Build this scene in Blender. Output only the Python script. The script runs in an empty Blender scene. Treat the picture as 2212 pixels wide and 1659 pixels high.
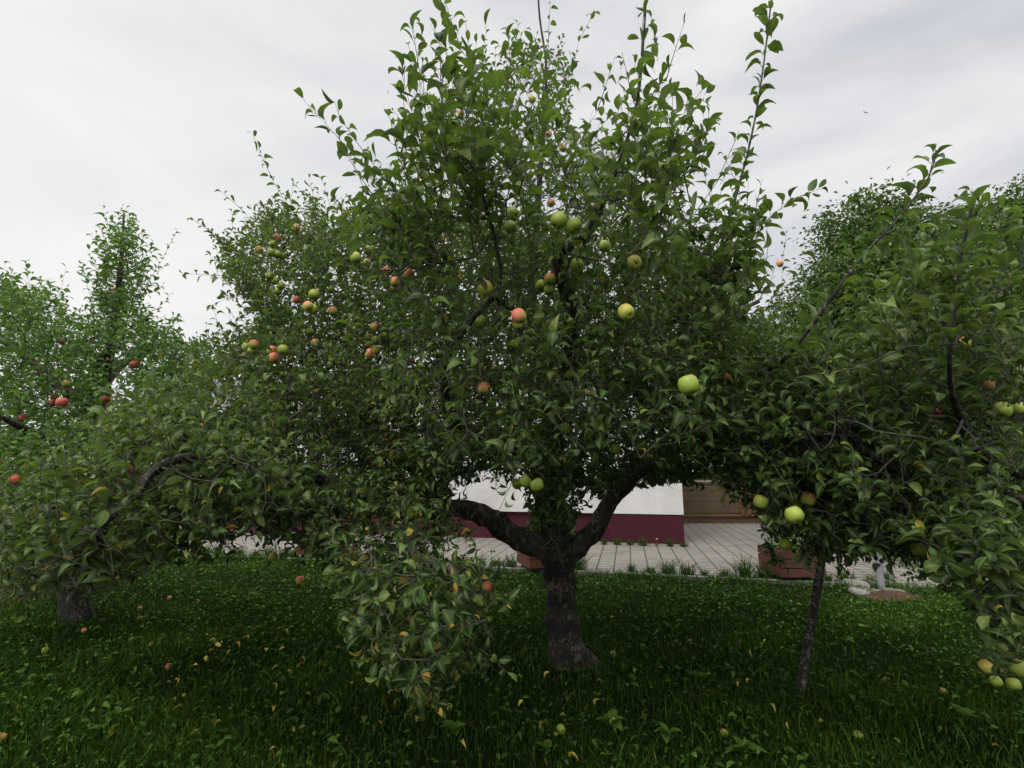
import bpy, math, random
import numpy as np
from mathutils import Vector, Matrix

rng = np.random.default_rng(11)
random.seed(5)
D = bpy.data
S = bpy.context.scene
C = S.collection
R = math.radians

# ------------------------------------------------------------------ camera
CAMZ, PITCH, F, CX, CY = 1.6, R(10.0), 1067.0, 1106.0, 829.5
cam = D.cameras.new('camera')
cam_o = D.objects.new('camera', cam)
C.objects.link(cam_o)
cam_o.location = (0, 0, CAMZ)
cam_o.rotation_euler = (R(90) + PITCH, 0, 0)
cam.sensor_width = 36
cam.lens = 36 * F / 2212.0
cam.clip_start = 0.05
cam.clip_end = 3000
S.camera = cam_o

# ------------------------------------------------------------------ sky
SUN_EL, SUN_AZ = 52.0, 215.0       # azimuth clockwise from +Y
w = D.worlds.new('World')
S.world = w
w.use_nodes = True
nt = w.node_tree
nt.nodes.clear()
out = nt.nodes.new('ShaderNodeOutputWorld')
sky = nt.nodes.new('ShaderNodeTexSky')
sky.sky_type = 'NISHITA'
sky.sun_disc = False
sky.sun_elevation = R(SUN_EL)
sky.sun_rotation = R(SUN_AZ)
bg1 = nt.nodes.new('ShaderNodeBackground')
bg1.inputs['Strength'].default_value = 0.10
nt.links.new(sky.outputs[0], bg1.inputs['Color'])
tc = nt.nodes.new('ShaderNodeTexCoord')
mp = nt.nodes.new('ShaderNodeMapping')
mp.inputs['Rotation'].default_value = (R(20), R(-28), R(15))
mp.inputs['Scale'].default_value = (1.0, 1.6, 3.4)
nt.links.new(tc.outputs['Generated'], mp.inputs['Vector'])
nz = nt.nodes.new('ShaderNodeTexNoise')
nz.inputs['Scale'].default_value = 1.7
nz.inputs['Detail'].default_value = 7
nz.inputs['Roughness'].default_value = 0.52
nz.inputs['Distortion'].default_value = 0.5
nt.links.new(mp.outputs[0], nz.inputs['Vector'])
cr = nt.nodes.new('ShaderNodeValToRGB')
cr.color_ramp.elements[0].position = 0.34
cr.color_ramp.elements[0].color = (0.58, 0.60, 0.66, 1)
cr.color_ramp.elements[1].position = 0.66
cr.color_ramp.elements[1].color = (0.93, 0.92, 0.92, 1)
e = cr.color_ramp.elements.new(0.5)
e.color = (0.78, 0.78, 0.80, 1)
nt.links.new(nz.outputs[0], cr.inputs[0])
# broad brightening where the sun stands behind thin cloud, low on the left
dotn = nt.nodes.new('ShaderNodeVectorMath')
dotn.operation = 'DOT_PRODUCT'
gd = Vector((-0.80, 0.62, 0.38)).normalized()
dotn.inputs[1].default_value = gd
nt.links.new(tc.outputs['Generated'], dotn.inputs[0])
mr = nt.nodes.new('ShaderNodeMapRange')
mr.inputs['From Min'].default_value = 0.6
mr.inputs['From Max'].default_value = 1.0
mr.inputs['To Min'].default_value = 0.0
mr.inputs['To Max'].default_value = 0.72
nt.links.new(dotn.outputs['Value'], mr.inputs['Value'])
mx = nt.nodes.new('ShaderNodeMixRGB')
mx.inputs['Color2'].default_value = (1.03, 1.02, 0.99, 1)
nt.links.new(mr.outputs[0], mx.inputs['Fac'])
nt.links.new(cr.outputs[0], mx.inputs['Color1'])
# overcast: extra brightness added overhead and behind the camera to light leaves and grass
bg2 = nt.nodes.new('ShaderNodeBackground')
sepz = nt.nodes.new('ShaderNodeSeparateXYZ')
nt.links.new(tc.outputs['Generated'], sepz.inputs[0])
zr = nt.nodes.new('ShaderNodeMapRange')
zr.interpolation_type = 'SMOOTHSTEP'
zr.inputs['From Min'].default_value = 0.74
zr.inputs['From Max'].default_value = 0.97
zr.inputs['To Min'].default_value = 1.0
zr.inputs['To Max'].default_value = 3.4
nt.links.new(sepz.outputs['Z'], zr.inputs['Value'])
dot2 = nt.nodes.new('ShaderNodeVectorMath')
dot2.operation = 'DOT_PRODUCT'
dot2.inputs[1].default_value = Vector((math.sin(R(SUN_AZ))*0.8, math.cos(R(SUN_AZ))*0.8, 0.6))
nt.links.new(tc.outputs['Generated'], dot2.inputs[0])
yr = nt.nodes.new('ShaderNodeMapRange')
yr.interpolation_type = 'SMOOTHSTEP'
yr.inputs['From Min'].default_value = 0.25
yr.inputs['From Max'].default_value = 0.95
yr.inputs['To Min'].default_value = 0.0
yr.inputs['To Max'].default_value = 1.3
nt.links.new(dot2.outputs['Value'], yr.inputs['Value'])
addf = nt.nodes.new('ShaderNodeMath')
addf.operation = 'ADD'
nt.links.new(zr.outputs[0], addf.inputs[0])
nt.links.new(yr.outputs[0], addf.inputs[1])
nt.links.new(addf.outputs[0], bg2.inputs['Strength'])
nt.links.new(mx.outputs[0], bg2.inputs['Color'])
ms = nt.nodes.new('ShaderNodeMixShader')
ms.inputs[0].default_value = 0.93
nt.links.new(bg1.outputs[0], ms.inputs[1])
nt.links.new(bg2.outputs[0], ms.inputs[2])
nt.links.new(ms.outputs[0], out.inputs[0])

sun = D.lights.new('sun', 'SUN')
sun.energy = 1.2
sun.angle = R(18)
sun.color = (1.0, 0.96, 0.9)
sun_o = D.objects.new('sun', sun)
C.objects.link(sun_o)
sd = Vector((math.sin(R(SUN_AZ)) * math.cos(R(SUN_EL)), math.cos(R(SUN_AZ)) * math.cos(R(SUN_EL)), math.sin(R(SUN_EL))))
sun_o.rotation_euler = sd.to_track_quat('Z', 'Y').to_euler()

S.view_settings.view_transform = 'Standard'
S.view_settings.look = 'None'
S.view_settings.exposure = 0.0
S.view_settings.gamma = 1.0
S.render.engine = 'CYCLES'
S.cycles.max_bounces = 8
S.cycles.diffuse_bounces = 5
S.cycles.transmission_bounces = 4
S.cycles.glossy_bounces = 2

# ------------------------------------------------------------------ helpers
cp, sp = math.cos(PITCH), math.sin(PITCH)

def P(px, py, y):
    """point of the place seen at photo pixel (px,py of 2212x1659), y metres ahead"""
    a = (px - CX) / F
    b = (CY - py) / F
    dy = cp - b * sp
    dz = sp + b * cp
    return np.array([a * y / dy, y, CAMZ + dz * y / dy])

def Pn(px, py, y):
    a = (px - CX) / F
    b = (CY - py) / F
    dy = cp - b * sp
    dz = sp + b * cp
    return np.stack([a * y / dy, y, CAMZ + dz * y / dy], 1)

def G(px, py, z=0.0):
    a = (px - CX) / F
    b = (CY - py) / F
    dy = cp - b * sp
    dz = sp + b * cp
    t = (z - CAMZ) / dz
    return np.array([a * t, dy * t, z])

def proj(p):
    x, y, z = p[:, 0], p[:, 1], p[:, 2] - CAMZ
    d = y * cp + z * sp
    v = -y * sp + z * cp
    d = np.maximum(d, 1e-3)
    return CX + F * x / d, CY - F * v / d, d

def inside(poly, x, y):
    poly = np.asarray(poly, float)
    r = np.zeros(len(x), bool)
    n = len(poly)
    j = n - 1
    for i in range(n):
        xi, yi = poly[i]
        xj, yj = poly[j]
        c = ((yi > y) != (yj > y)) & (x < (xj - xi) * (y - yi) / (yj - yi + 1e-12) + xi)
        r ^= c
        j = i
    return r

def nrm(v):
    return v / np.maximum(np.linalg.norm(v, axis=-1, keepdims=True), 1e-9)

def mesh_np(name, verts, faces, mats, col=None, smooth=True, midx=None):
    me = D.meshes.new(name)
    verts = np.asarray(verts, np.float32)
    faces = np.asarray(faces, np.int32)
    k = faces.shape[1]
    me.vertices.add(len(verts))
    me.vertices.foreach_set('co', verts.ravel())
    me.loops.add(faces.size)
    me.loops.foreach_set('vertex_index', faces.ravel())
    me.polygons.add(len(faces))
    me.polygons.foreach_set('loop_start', np.arange(0, faces.size, k, dtype=np.int32))
    me.polygons.foreach_set('loop_total', np.full(len(faces), k, np.int32))
    if smooth:
        me.polygons.foreach_set('use_smooth', np.ones(len(faces), bool))
    for m in mats:
        me.materials.append(m)
    if midx is not None:
        me.polygons.foreach_set('material_index', np.asarray(midx, np.int32))
    me.update(calc_edges=True)
    if col is not None:
        a = me.color_attributes.new('lc', 'FLOAT_COLOR', 'POINT')
        c4 = np.ones((len(verts), 4), np.float32)
        c4[:, :3] = col
        a.data.foreach_set('color', c4.ravel())
    me.validate()
    return me

def tag(o, label=None, cat=None, group=None, kind=None):
    if label: o['label'] = label
    if cat: o['category'] = cat
    if group: o['group'] = group
    if kind: o['kind'] = kind
    return o

def thing(name, loc, label, cat, group=None, rz=0):
    o = D.objects.new(name, None)
    o.empty_display_size = 0.1
    o.location = [float(v) for v in loc]
    o.rotation_euler = (0, 0, rz)
    C.objects.link(o)
    return tag(o, label, cat, group)

def obj(name, me, parent=None, world=True):
    o = D.objects.new(name, me)
    C.objects.link(o)
    if parent is not None:
        o.parent = parent
        if world:
            o.matrix_parent_inverse = Matrix.Translation(-Vector(parent.location))
    return o

class MB:
    """plain list mesh builder with mixed faces"""
    def __init__(s):
        s.v = []; s.f = []; s.m = []
    def box(s, c, h, rz=0, mi=0, bev=0.0):
        x, y, z = c; a, b, d = h
        cs, sn = math.cos(rz), math.sin(rz)
        n = len(s.v)
        for dx, dy, dz in ((-1,-1,-1),(1,-1,-1),(1,1,-1),(-1,1,-1),(-1,-1,1),(1,-1,1),(1,1,1),(-1,1,1)):
            X, Y = dx*a, dy*b
            s.v.append((x + X*cs - Y*sn, y + X*sn + Y*cs, z + dz*d))
        for q in ((0,3,2,1),(4,5,6,7),(0,1,5,4),(1,2,6,5),(2,3,7,6),(3,0,4,7)):
            s.f.append([n+i for i in q]); s.m.append(mi)
        return s
    def quad(s, pts, mi=0):
        n = len(s.v)
        s.v += [tuple(map(float, p)) for p in pts]
        s.f.append(list(range(n, n+len(pts)))); s.m.append(mi)
        return s
    def build(s, name, mats, parent=None, smooth=False, bevel=0, world=True):
        me = D.meshes.new(name)
        me.from_pydata([tuple(map(float, v)) for v in s.v], [], s.f)
        for m in (mats if isinstance(mats, (list, tuple)) else [mats]):
            me.materials.append(m)
        me.polygons.foreach_set('material_index', s.m)
        if smooth:
            me.polygons.foreach_set('use_smooth', [True]*len(s.f))
        me.update()
        o = obj(name, me, parent, world)
        if bevel:
            b = o.modifiers.new('bevel', 'BEVEL'); b.width = bevel; b.segments = 2
            b.limit_method = 'ANGLE'
        return o

def tubes(p0, p1, r0, r1, k=5):
    """many independent tapered tubes"""
    n = len(p0)
    t = nrm(p1 - p0)
    ref = np.where(np.abs(t[:, 2:3]) > 0.9, np.array([[1., 0, 0]]), np.array([[0, 0, 1.]]))
    a = nrm(np.cross(t, ref)); b = np.cross(t, a)
    an = np.arange(k) * 2 * np.pi / k
    ring = a[:, None, :] * np.cos(an)[None, :, None] + b[:, None, :] * np.sin(an)[None, :, None]
    v0 = p0[:, None, :] + ring * r0[:, None, None]
    v1 = p1[:, None, :] + ring * r1[:, None, None]
    v = np.concatenate([v0, v1], 1).reshape(-1, 3)
    i = np.arange(k); j = (i + 1) % k
    f = np.stack([i, j, j + k, i + k], 1)
    f = (f[None] + (np.arange(n) * 2 * k)[:, None, None]).reshape(-1, 4)
    return v, f

def smooth_path(pts, n):
    """Catmull-Rom through pts (m,4: xyz r)"""
    pts = np.asarray(pts, float)
    m = len(pts)
    ext = np.vstack([2*pts[0]-pts[1], pts, 2*pts[-1]-pts[-2]])
    o = []
    for i in range(m - 1):
        p0, p1, p2, p3 = ext[i:i+4]
        seg = max(2, int(round(n * np.linalg.norm(p2[:3]-p1[:3]))))
        for t in np.linspace(0, 1, seg, endpoint=False):
            o.append(0.5*((2*p1)+(-p0+p2)*t+(2*p0-5*p1+4*p2-p3)*t*t+(-p0+3*p1-3*p2+p3)*t**3))
    o.append(pts[-1])
    o = np.array(o); o[:, 3] = np.maximum(o[:, 3], 0.003)
    return o

def limb_mesh(name, path, k, mat, lump=0.12, seed=0):
    """one continuous tapered knobbly limb"""
    r_ = np.random.default_rng(seed)
    p = path[:, :3]; rad = path[:, 3]
    n = len(p)
    t = nrm(np.gradient(p, axis=0))
    a = np.zeros((n, 3)); b = np.zeros((n, 3))
    ref = np.array([1., 0.2, 0.1])
    for i in range(n):
        ref = ref - t[i]*np.dot(ref, t[i]); ref /= np.linalg.norm(ref)
        a[i] = ref; b[i] = np.cross(t[i], ref)
    an = np.arange(k)*2*np.pi/k
    L = np.concatenate([[0], np.cumsum(np.linalg.norm(np.diff(p, axis=0), axis=1))])
    rr = np.ones((n, k))
    for q in range(14):
        kk = r_.integers(1, 9); ff = r_.uniform(2, 34); ph = r_.uniform(0, 6.28); ph2 = r_.uniform(0, 6.28)
        rr += lump * r_.uniform(0.15, 0.5) * np.sin(kk*an[None]+ph) * np.sin(ff*L[:, None]+ph2) / (0.6+0.12*kk)
    rr += lump * 0.25 * r_.normal(size=(n, k))
    ring = a[:, None]*np.cos(an)[None, :, None] + b[:, None]*np.sin(an)[None, :, None]
    v = (p[:, None] + ring*(rad[:, None]*rr)[:, :, None]).reshape(-1, 3)
    i = np.arange(k); j = (i+1) % k
    f = np.concatenate([np.stack([i+q*k, j+q*k, j+(q+1)*k, i+(q+1)*k], 1) for q in range(n-1)])
    return mesh_np(name, v, f, [mat])

# ------------------------------------------------------------------ materials
def new_mat(name):
    m = D.materials.new(name); m.use_nodes = True
    t = m.node_tree; t.nodes.clear()
    o = t.nodes.new('ShaderNodeOutputMaterial')
    b = t.nodes.new('ShaderNodeBsdfPrincipled')
    t.links.new(b.outputs[0], o.inputs[0])
    return m, t, b, o

def ramp(t, src, stops):
    c = t.nodes.new('ShaderNodeValToRGB')
    el = c.color_ramp.elements
    el[0].position, el[0].color = stops[0][0], (*stops[0][1], 1)
    el[1].position, el[1].color = stops[-1][0], (*stops[-1][1], 1)
    for p_, c_ in stops[1:-1]:
        e_ = el.new(p_); e_.color = (*c_, 1)
    t.links.new(src, c.inputs[0])
    return c

def noise(t, scale, detail=4, rough=0.55, vec=None, dist=0.0):
    n = t.nodes.new('ShaderNodeTexNoise')
    n.inputs['Scale'].default_value = scale; n.inputs['Detail'].default_value = detail
    n.inputs['Roughness'].default_value = rough; n.inputs['Distortion'].default_value = dist
    if vec: t.links.new(vec, n.inputs['Vector'])
    return n

def mix(t, fac, a, b, mode='MIX'):
    m = t.nodes.new('ShaderNodeMixRGB'); m.blend_type = mode
    for s_, v_ in ((0, fac), (1, a), (2, b)):
        if hasattr(v_, 'is_output'): t.links.new(v_, m.inputs[s_])
        else: m.inputs[s_].default_value = v_ if s_ == 0 else (*v_, 1)
    return m

def bump(t, b, h, strength=0.4, dist=0.01):
    n = t.nodes.new('ShaderNodeBump')
    n.inputs['Strength'].default_value = strength; n.inputs['Distance'].default_value = dist
    t.links.new(h, n.inputs['Height']); t.links.new(n.outputs[0], b.inputs['Normal'])

def pmat(name, c1, c2, scale=8, rough=0.8, bstr=0.3, bdist=0.004, detail=6):
    m, t, b, o = new_mat(name)
    tc_ = t.nodes.new('ShaderNodeTexCoord')
    n = noise(t, scale, detail, 0.6, tc_.outputs['Object'])
    c = ramp(t, n.outputs[0], [(0.3, c1), (0.7, c2)])
    t.links.new(c.outputs[0], b.inputs['Base Color'])
    b.inputs['Roughness'].default_value = rough
    b.inputs['Specular IOR Level'].default_value = 0.25
    n2 = noise(t, scale*6, 4, 0.6, tc_.outputs['Object'])
    bump(t, b, n2.outputs[0], bstr, bdist)
    return m

def leaf_mat(name, dark, mid, light, under, trans=0.25, rough=0.5, spec=0.45):
    """two-sided leaf: green above, paler felt below; lc.r = tone, lc.g = age (yellow/brown)"""
    m, t, b, o = new_mat(name)
    at = t.nodes.new('ShaderNodeAttribute'); at.attribute_name = 'lc'
    sx = t.nodes.new('ShaderNodeSeparateColor'); t.links.new(at.outputs['Color'], sx.inputs[0])
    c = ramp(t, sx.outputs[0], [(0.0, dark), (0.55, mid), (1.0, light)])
    ge = t.nodes.new('ShaderNodeNewGeometry')
    ov = ramp(t, sx.outputs[1], [(0.0, (0.2, 0.22, 0.03)), (0.5, (0.42, 0.25, 0.03)), (1.0, (0.24, 0.11, 0.04))])
    st = t.nodes.new('ShaderNodeMath'); st.operation = 'GREATER_THAN'; st.inputs[1].default_value = 0.02
    t.links.new(sx.outputs[1], st.inputs[0])
    rib = t.nodes.new('ShaderNodeMath'); rib.operation = 'POWER'; rib.inputs[1].default_value = 4.0
    t.links.new(sx.outputs[2], rib.inputs[0])
    rb = t.nodes.new('ShaderNodeMath'); rb.operation = 'MULTIPLY'; rb.inputs[1].default_value = 0.45
    t.links.new(rib.outputs[0], rb.inputs[0])
    tcv = t.nodes.new('ShaderNodeTexCoord')
    nv = noise(t, 110, 3, 0.6, tcv.outputs['Object'])
    nvr = ramp(t, nv.outputs[0], [(0.3, (0.62, 0.66, 0.62)), (0.7, (1.3, 1.22, 1.15))])
    cvv = mix(t, 1.0, c.outputs[0], nvr.outputs[0], 'MULTIPLY')
    c = mix(t, rb.outputs[0], cvv.outputs[0], tuple(min(1, 1.5*q) for q in light))
    un = mix(t, 0.55, c.outputs[0], under)
    fb = mix(t, ge.outputs['Backfacing'], c.outputs[0], un.outputs[0])
    tc_ = t.nodes.new('ShaderNodeTexCoord')
    n = noise(t, 60, 2, 0.5, tc_.outputs['Object'])
    nr = ramp(t, n.outputs[0], [(0.42, (0, 0, 0)), (0.58, (1, 1, 1))])
    fac = t.nodes.new('ShaderNodeMath'); fac.operation = 'MULTIPLY'
    t.links.new(st.outputs[0], fac.inputs[0]); t.links.new(nr.outputs[0], fac.inputs[1])
    f2 = mix(t, st.outputs[0], fb.outputs[0], (0.16, 0.17, 0.03))
    fin = mix(t, fac.outputs[0], f2.outputs[0], ov.outputs[0])
    t.links.new(fin.outputs[0], b.inputs['Base Color'])
    b.inputs['Roughness'].default_value = rough
    b.inputs['Specular IOR Level'].default_value = spec
    tr = t.nodes.new('ShaderNodeBsdfTranslucent')
    tcm = mix(t, 1.0, fin.outputs[0], (1.25, 1.5, 0.5), 'MULTIPLY')
    t.links.new(tcm.outputs[0], tr.inputs[0])
    mxs = t.nodes.new('ShaderNodeMixShader'); mxs.inputs[0].default_value = trans
    t.links.new(b.outputs[0], mxs.inputs[1]); t.links.new(tr.outputs[0], mxs.inputs[2])
    t.links.new(mxs.outputs[0], o.inputs[0])
    return m

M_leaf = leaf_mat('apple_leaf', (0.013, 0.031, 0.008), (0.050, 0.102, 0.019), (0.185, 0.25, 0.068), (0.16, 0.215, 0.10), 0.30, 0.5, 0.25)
M_leaf2 = leaf_mat('apple_leaf_fresh', (0.026, 0.07, 0.012), (0.065, 0.15, 0.025), (0.14, 0.25, 0.05), (0.16, 0.24, 0.10), 0.30, 0.5, 0.3)
M_leaf3 = leaf_mat('walnut_leaf', (0.020, 0.05, 0.009), (0.055, 0.115, 0.019), (0.14, 0.22, 0.045), (0.08, 0.13, 0.05), 0.25, 0.5, 0.25)
M_grass = leaf_mat('grass_blade', (0.009, 0.023, 0.004), (0.028, 0.070, 0.010), (0.125, 0.24, 0.035), (0.04, 0.09, 0.014), 0.25, 0.65, 0.06)
M_weed = leaf_mat('lawn_weed_leaf', (0.013, 0.036, 0.005), (0.042, 0.10, 0.014), (0.15, 0.28, 0.05), (0.06, 0.12, 0.03), 0.25, 0.6, 0.12)

def bark_mat(name, dark, mid, plate, lichen=0.5):
    m, t, b, o = new_mat(name)
    tc_ = t.nodes.new('ShaderNodeTexCoord')
    mp_ = t.nodes.new('ShaderNodeMapping'); mp_.inputs['Scale'].default_value = (1, 1, 0.45)
    t.links.new(tc_.outputs['Object'], mp_.inputs[0])
    n1 = noise(t, 22, 8, 0.65, mp_.outputs[0], 0.6)
    c1 = ramp(t, n1.outputs[0], [(0.35, dark), (0.52, mid), (0.7, tuple(1.4*v for v in mid))])
    n2 = noise(t, 13, 3, 0.5, mp_.outputs[0], 1.2)
    r2 = ramp(t, n2.outputs[0], [(0.575, (0, 0, 0)), (0.60, (1, 1, 1))])
    c2 = mix(t, r2.outputs[0], c1.outputs[0], plate)
    n3 = noise(t, 34, 3, 0.6, tc_.outputs['Object'])
    ge = t.nodes.new('ShaderNodeNewGeometry')
    sp_ = t.nodes.new('ShaderNodeSeparateXYZ'); t.links.new(ge.outputs['Normal'], sp_.inputs[0])
    r3 = ramp(t, n3.outputs[0], [(0.60, (0, 0, 0)), (0.66, (1, 1, 1))])
    mu = t.nodes.new('ShaderNodeMath'); mu.operation = 'MULTIPLY'; mu.use_clamp = True
    up = t.nodes.new('ShaderNodeMapRange'); up.inputs['From Min'].default_value = -0.1; up.inputs['From Max'].default_value = 0.7
    up.inputs['To Max'].default_value = lichen
    t.links.new(sp_.outputs['Z'], up.inputs['Value'])
    t.links.new(r3.outputs[0], mu.inputs[0]); t.links.new(up.outputs[0], mu.inputs[1])
    c3 = mix(t, mu.outputs[0], c2.outputs[0], (0.36, 0.24, 0.05))
    n4 = noise(t, 50, 3, 0.6, tc_.outputs['Object'])
    r4 = ramp(t, n4.outputs[0], [(0.58, (0, 0, 0)), (0.64, (1, 1, 1))])
    mu2 = t.nodes.new('ShaderNodeMath'); mu2.operation = 'MULTIPLY'
    t.links.new(r4.outputs[0], mu2.inputs[0]); t.links.new(up.outputs[0], mu2.inputs[1])
    c4 = mix(t, mu2.outputs[0], c3.outputs[0], (0.24, 0.26, 0.2))
    t.links.new(c4.outputs[0], b.inputs['Base Color'])
    b.inputs['Roughness'].default_value = 0.9
    ad = mix(t, 0.5, n1.outputs[0], r2.outputs[0])
    bump(t, b, ad.outputs[0], 0.8, 0.02)
    return m
M_bark = bark_mat('apple_bark', (0.005, 0.004, 0.0035), (0.018, 0.015, 0.013), (0.075, 0.063, 0.054), 0.7)
M_limb = bark_mat('limb_bark', (0.014, 0.012, 0.010), (0.05, 0.044, 0.036), (0.14, 0.13, 0.105), 1.0)  # apple bark with more lichen, paler to put light on the limbs into colour
M_bark2 = bark_mat('walnut_bark', (0.03, 0.028, 0.025), (0.09, 0.08, 0.07), (0.11, 0.1, 0.09), 0.2)
M_twig = pmat('twig_bark', (0.045, 0.04, 0.03), (0.10, 0.095, 0.07), 30, 0.8)

def apple_mat(name, green, yellow, red, blush):
    """skin: green-yellow with a red sun-side blush (object space, differs per fruit)"""
    m, t, b, o = new_mat(name)
    tc_ = t.nodes.new('ShaderNodeTexCoord')
    oi = t.nodes.new('ShaderNodeObjectInfo')
    ad = t.nodes.new('ShaderNodeVectorMath'); ad.operation = 'ADD'
    t.links.new(tc_.outputs['Object'], ad.inputs[0]); t.links.new(oi.outputs['Random'], ad.inputs[1])
    n1 = noise(t, 30, 3, 0.5, ad.outputs[0])
    base = ramp(t, n1.outputs[0], [(0.3, green), (0.75, yellow)])
    sep = t.nodes.new('ShaderNodeSeparateXYZ'); t.links.new(tc_.outputs['Object'], sep.inputs[0])
    n2 = noise(t, 45, 4, 0.6, ad.outputs[0])
    m1 = t.nodes.new('ShaderNodeMath'); m1.operation = 'MULTIPLY'; m1.inputs[1].default_value = 13
    zx = t.nodes.new('ShaderNodeMath'); zx.operation = 'ADD'
    t.links.new(sep.outputs['X'], zx.inputs[0]); t.links.new(sep.outputs['Z'], zx.inputs[1])
    t.links.new(zx.outputs[0], m1.inputs[0])
    m2 = t.nodes.new('ShaderNodeMath'); m2.operation = 'ADD'
    t.links.new(m1.outputs[0], m2.inputs[0]); t.links.new(n2.outputs[0], m2.inputs[1])
    m3 = t.nodes.new('ShaderNodeMath'); m3.operation = 'ADD'; m3.inputs[1].default_value = blush
    t.links.new(m2.outputs[0], m3.inputs[0])
    rr_ = ramp(t, m3.outputs[0], [(0.5, (0, 0, 0)), (1.0, (1, 1, 1))])
    c = mix(t, rr_.outputs[0], base.outputs[0], red)
    n3 = noise(t, 26, 2, 0.5, ad.outputs[0])
    r3 = ramp(t, n3.outputs[0], [(0.70, (0, 0, 0)), (0.73, (1, 1, 1))])
    c2 = mix(t, r3.outputs[0], c.outputs[0], (0.07, 0.04, 0.02))
    t.links.new(c2.outputs[0], b.inputs['Base Color'])
    b.inputs['Roughness'].default_value = 0.42
    b.inputs['Specular IOR Level'].default_value = 0.4
    b.inputs['Subsurface Weight'].default_value = 0.0
    return m
MA = {
 'g': apple_mat('apple_green', (0.23, 0.33, 0.04), (0.37, 0.42, 0.065), (0.45, 0.18, 0.08), -0.6),
 'y': apple_mat('apple_yellow', (0.38, 0.42, 0.06), (0.55, 0.48, 0.09), (0.58, 0.22, 0.08), -0.3),
 'b': apple_mat('apple_blush', (0.30, 0.38, 0.05), (0.48, 0.46, 0.09), (0.62, 0.20, 0.10), -0.02),
 'r': apple_mat('apple_rosy', (0.42, 0.40, 0.07), (0.55, 0.40, 0.11), (0.66, 0.17, 0.10), 0.25),
 'R': apple_mat('apple_red', (0.36, 0.24, 0.06), (0.42, 0.2, 0.08), (0.46, 0.085, 0.05), 0.55),
}
M_dark = pmat('calyx_brown', (0.02, 0.014, 0.01), (0.05, 0.035, 0.02), 80, 0.9)

# ------------------------------------------------------------------ leaves
def leaf_template(fold, curl, twist=0.0, seg=6):
    ts = np.linspace(0, 1, seg)
    wd = np.array([0.03, 0.20, 0.27, 0.27, 0.17, 0.0]) if seg == 6 else np.interp(ts, [0, .25, .5, .8, 1], [0.03, .24, .31, .2, 0])
    v = []
    ang = 0.0; x = 0.0; z = 0.0
    st = 1.0/(seg-1)
    for i, t_ in enumerate(ts):
        if i:
            ang = -curl*(t_-0.25)
            x += st*math.cos(ang); z += st*math.sin(ang)
        hw = wd[i]
        tw = twist*t_
        for s_ in (-1, 0, 1):
            y = s_*hw*math.cos(fold); dz = abs(s_)*hw*math.sin(fold)
            yy = y*math.cos(tw)-dz*math.sin(tw); zz = y*math.sin(tw)+dz*math.cos(tw)
            v.append((x, yy, z+zz))
    v = np.array(v)
    f = []
    for i in range(seg-1):
        a = i*3
        f += [(a, a+3, a+4, a+1), (a+1, a+4, a+5, a+2)]
    return v, np.array(f)
TEMPL = [leaf_template(0.75, 1.3, 0.2), leaf_template(0.95, 1.8, -0.3), leaf_template(0.5, 1.1, 0.5), leaf_template(1.1, 1.5, 0.1), leaf_template(0.4, 1.5, -0.6), leaf_template(0.8, 2.3, 0.3), leaf_template(1.3, 1.0, 0.9), leaf_template(0.2, 2.6, -0.9)]
TB = [leaf_template(0.35, 0.8, 0.0, 3), leaf_template(0.6, 0.4, 0.4, 3)]

def leaves_mesh(name, pos, dr, nm, size, tone, age, mat, templ=TEMPL, wide=1.0):
    n = len(pos)
    x = nrm(dr); z = nrm(nm - x*np.sum(nm*x, 1, keepdims=True)); y = np.cross(z, x)
    which = rng.integers(0, len(templ), n)
    V = []; Fc = []; Cc = []; off = 0
    for k, (tv, tf) in enumerate(templ):
        s = which == k
        m = s.sum()
        if not m: continue
        wj = rng.uniform(0.85, 1.2, m)[:, None]*wide
        cz = rng.uniform(0.5, 1.4, m)[:, None]
        v = pos[s][:, None] + size[s][:, None, None]*(x[s][:, None]*tv[None, :, 0:1] + y[s][:, None]*(tv[None, :, 1]*wj)[:, :, None] + z[s][:, None]*(tv[None, :, 2]*cz)[:, :, None])
        V.append(v.reshape(-1, 3))
        Fc.append((tf[None] + (np.arange(m)*len(tv))[:, None, None]).reshape(-1, 4) + off)
        off += m*len(tv)
        c = np.stack([tone[s], age[s], np.zeros(m)], 1)
        c = np.repeat(c, len(tv), 0)
        c[:, 2] = np.tile((np.arange(len(tv)) % 3 == 1).astype(float), m)
        Cc.append(c)
    return mesh_np(name, np.concatenate(V), np.concatenate(Fc), [mat], np.concatenate(Cc))

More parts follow.
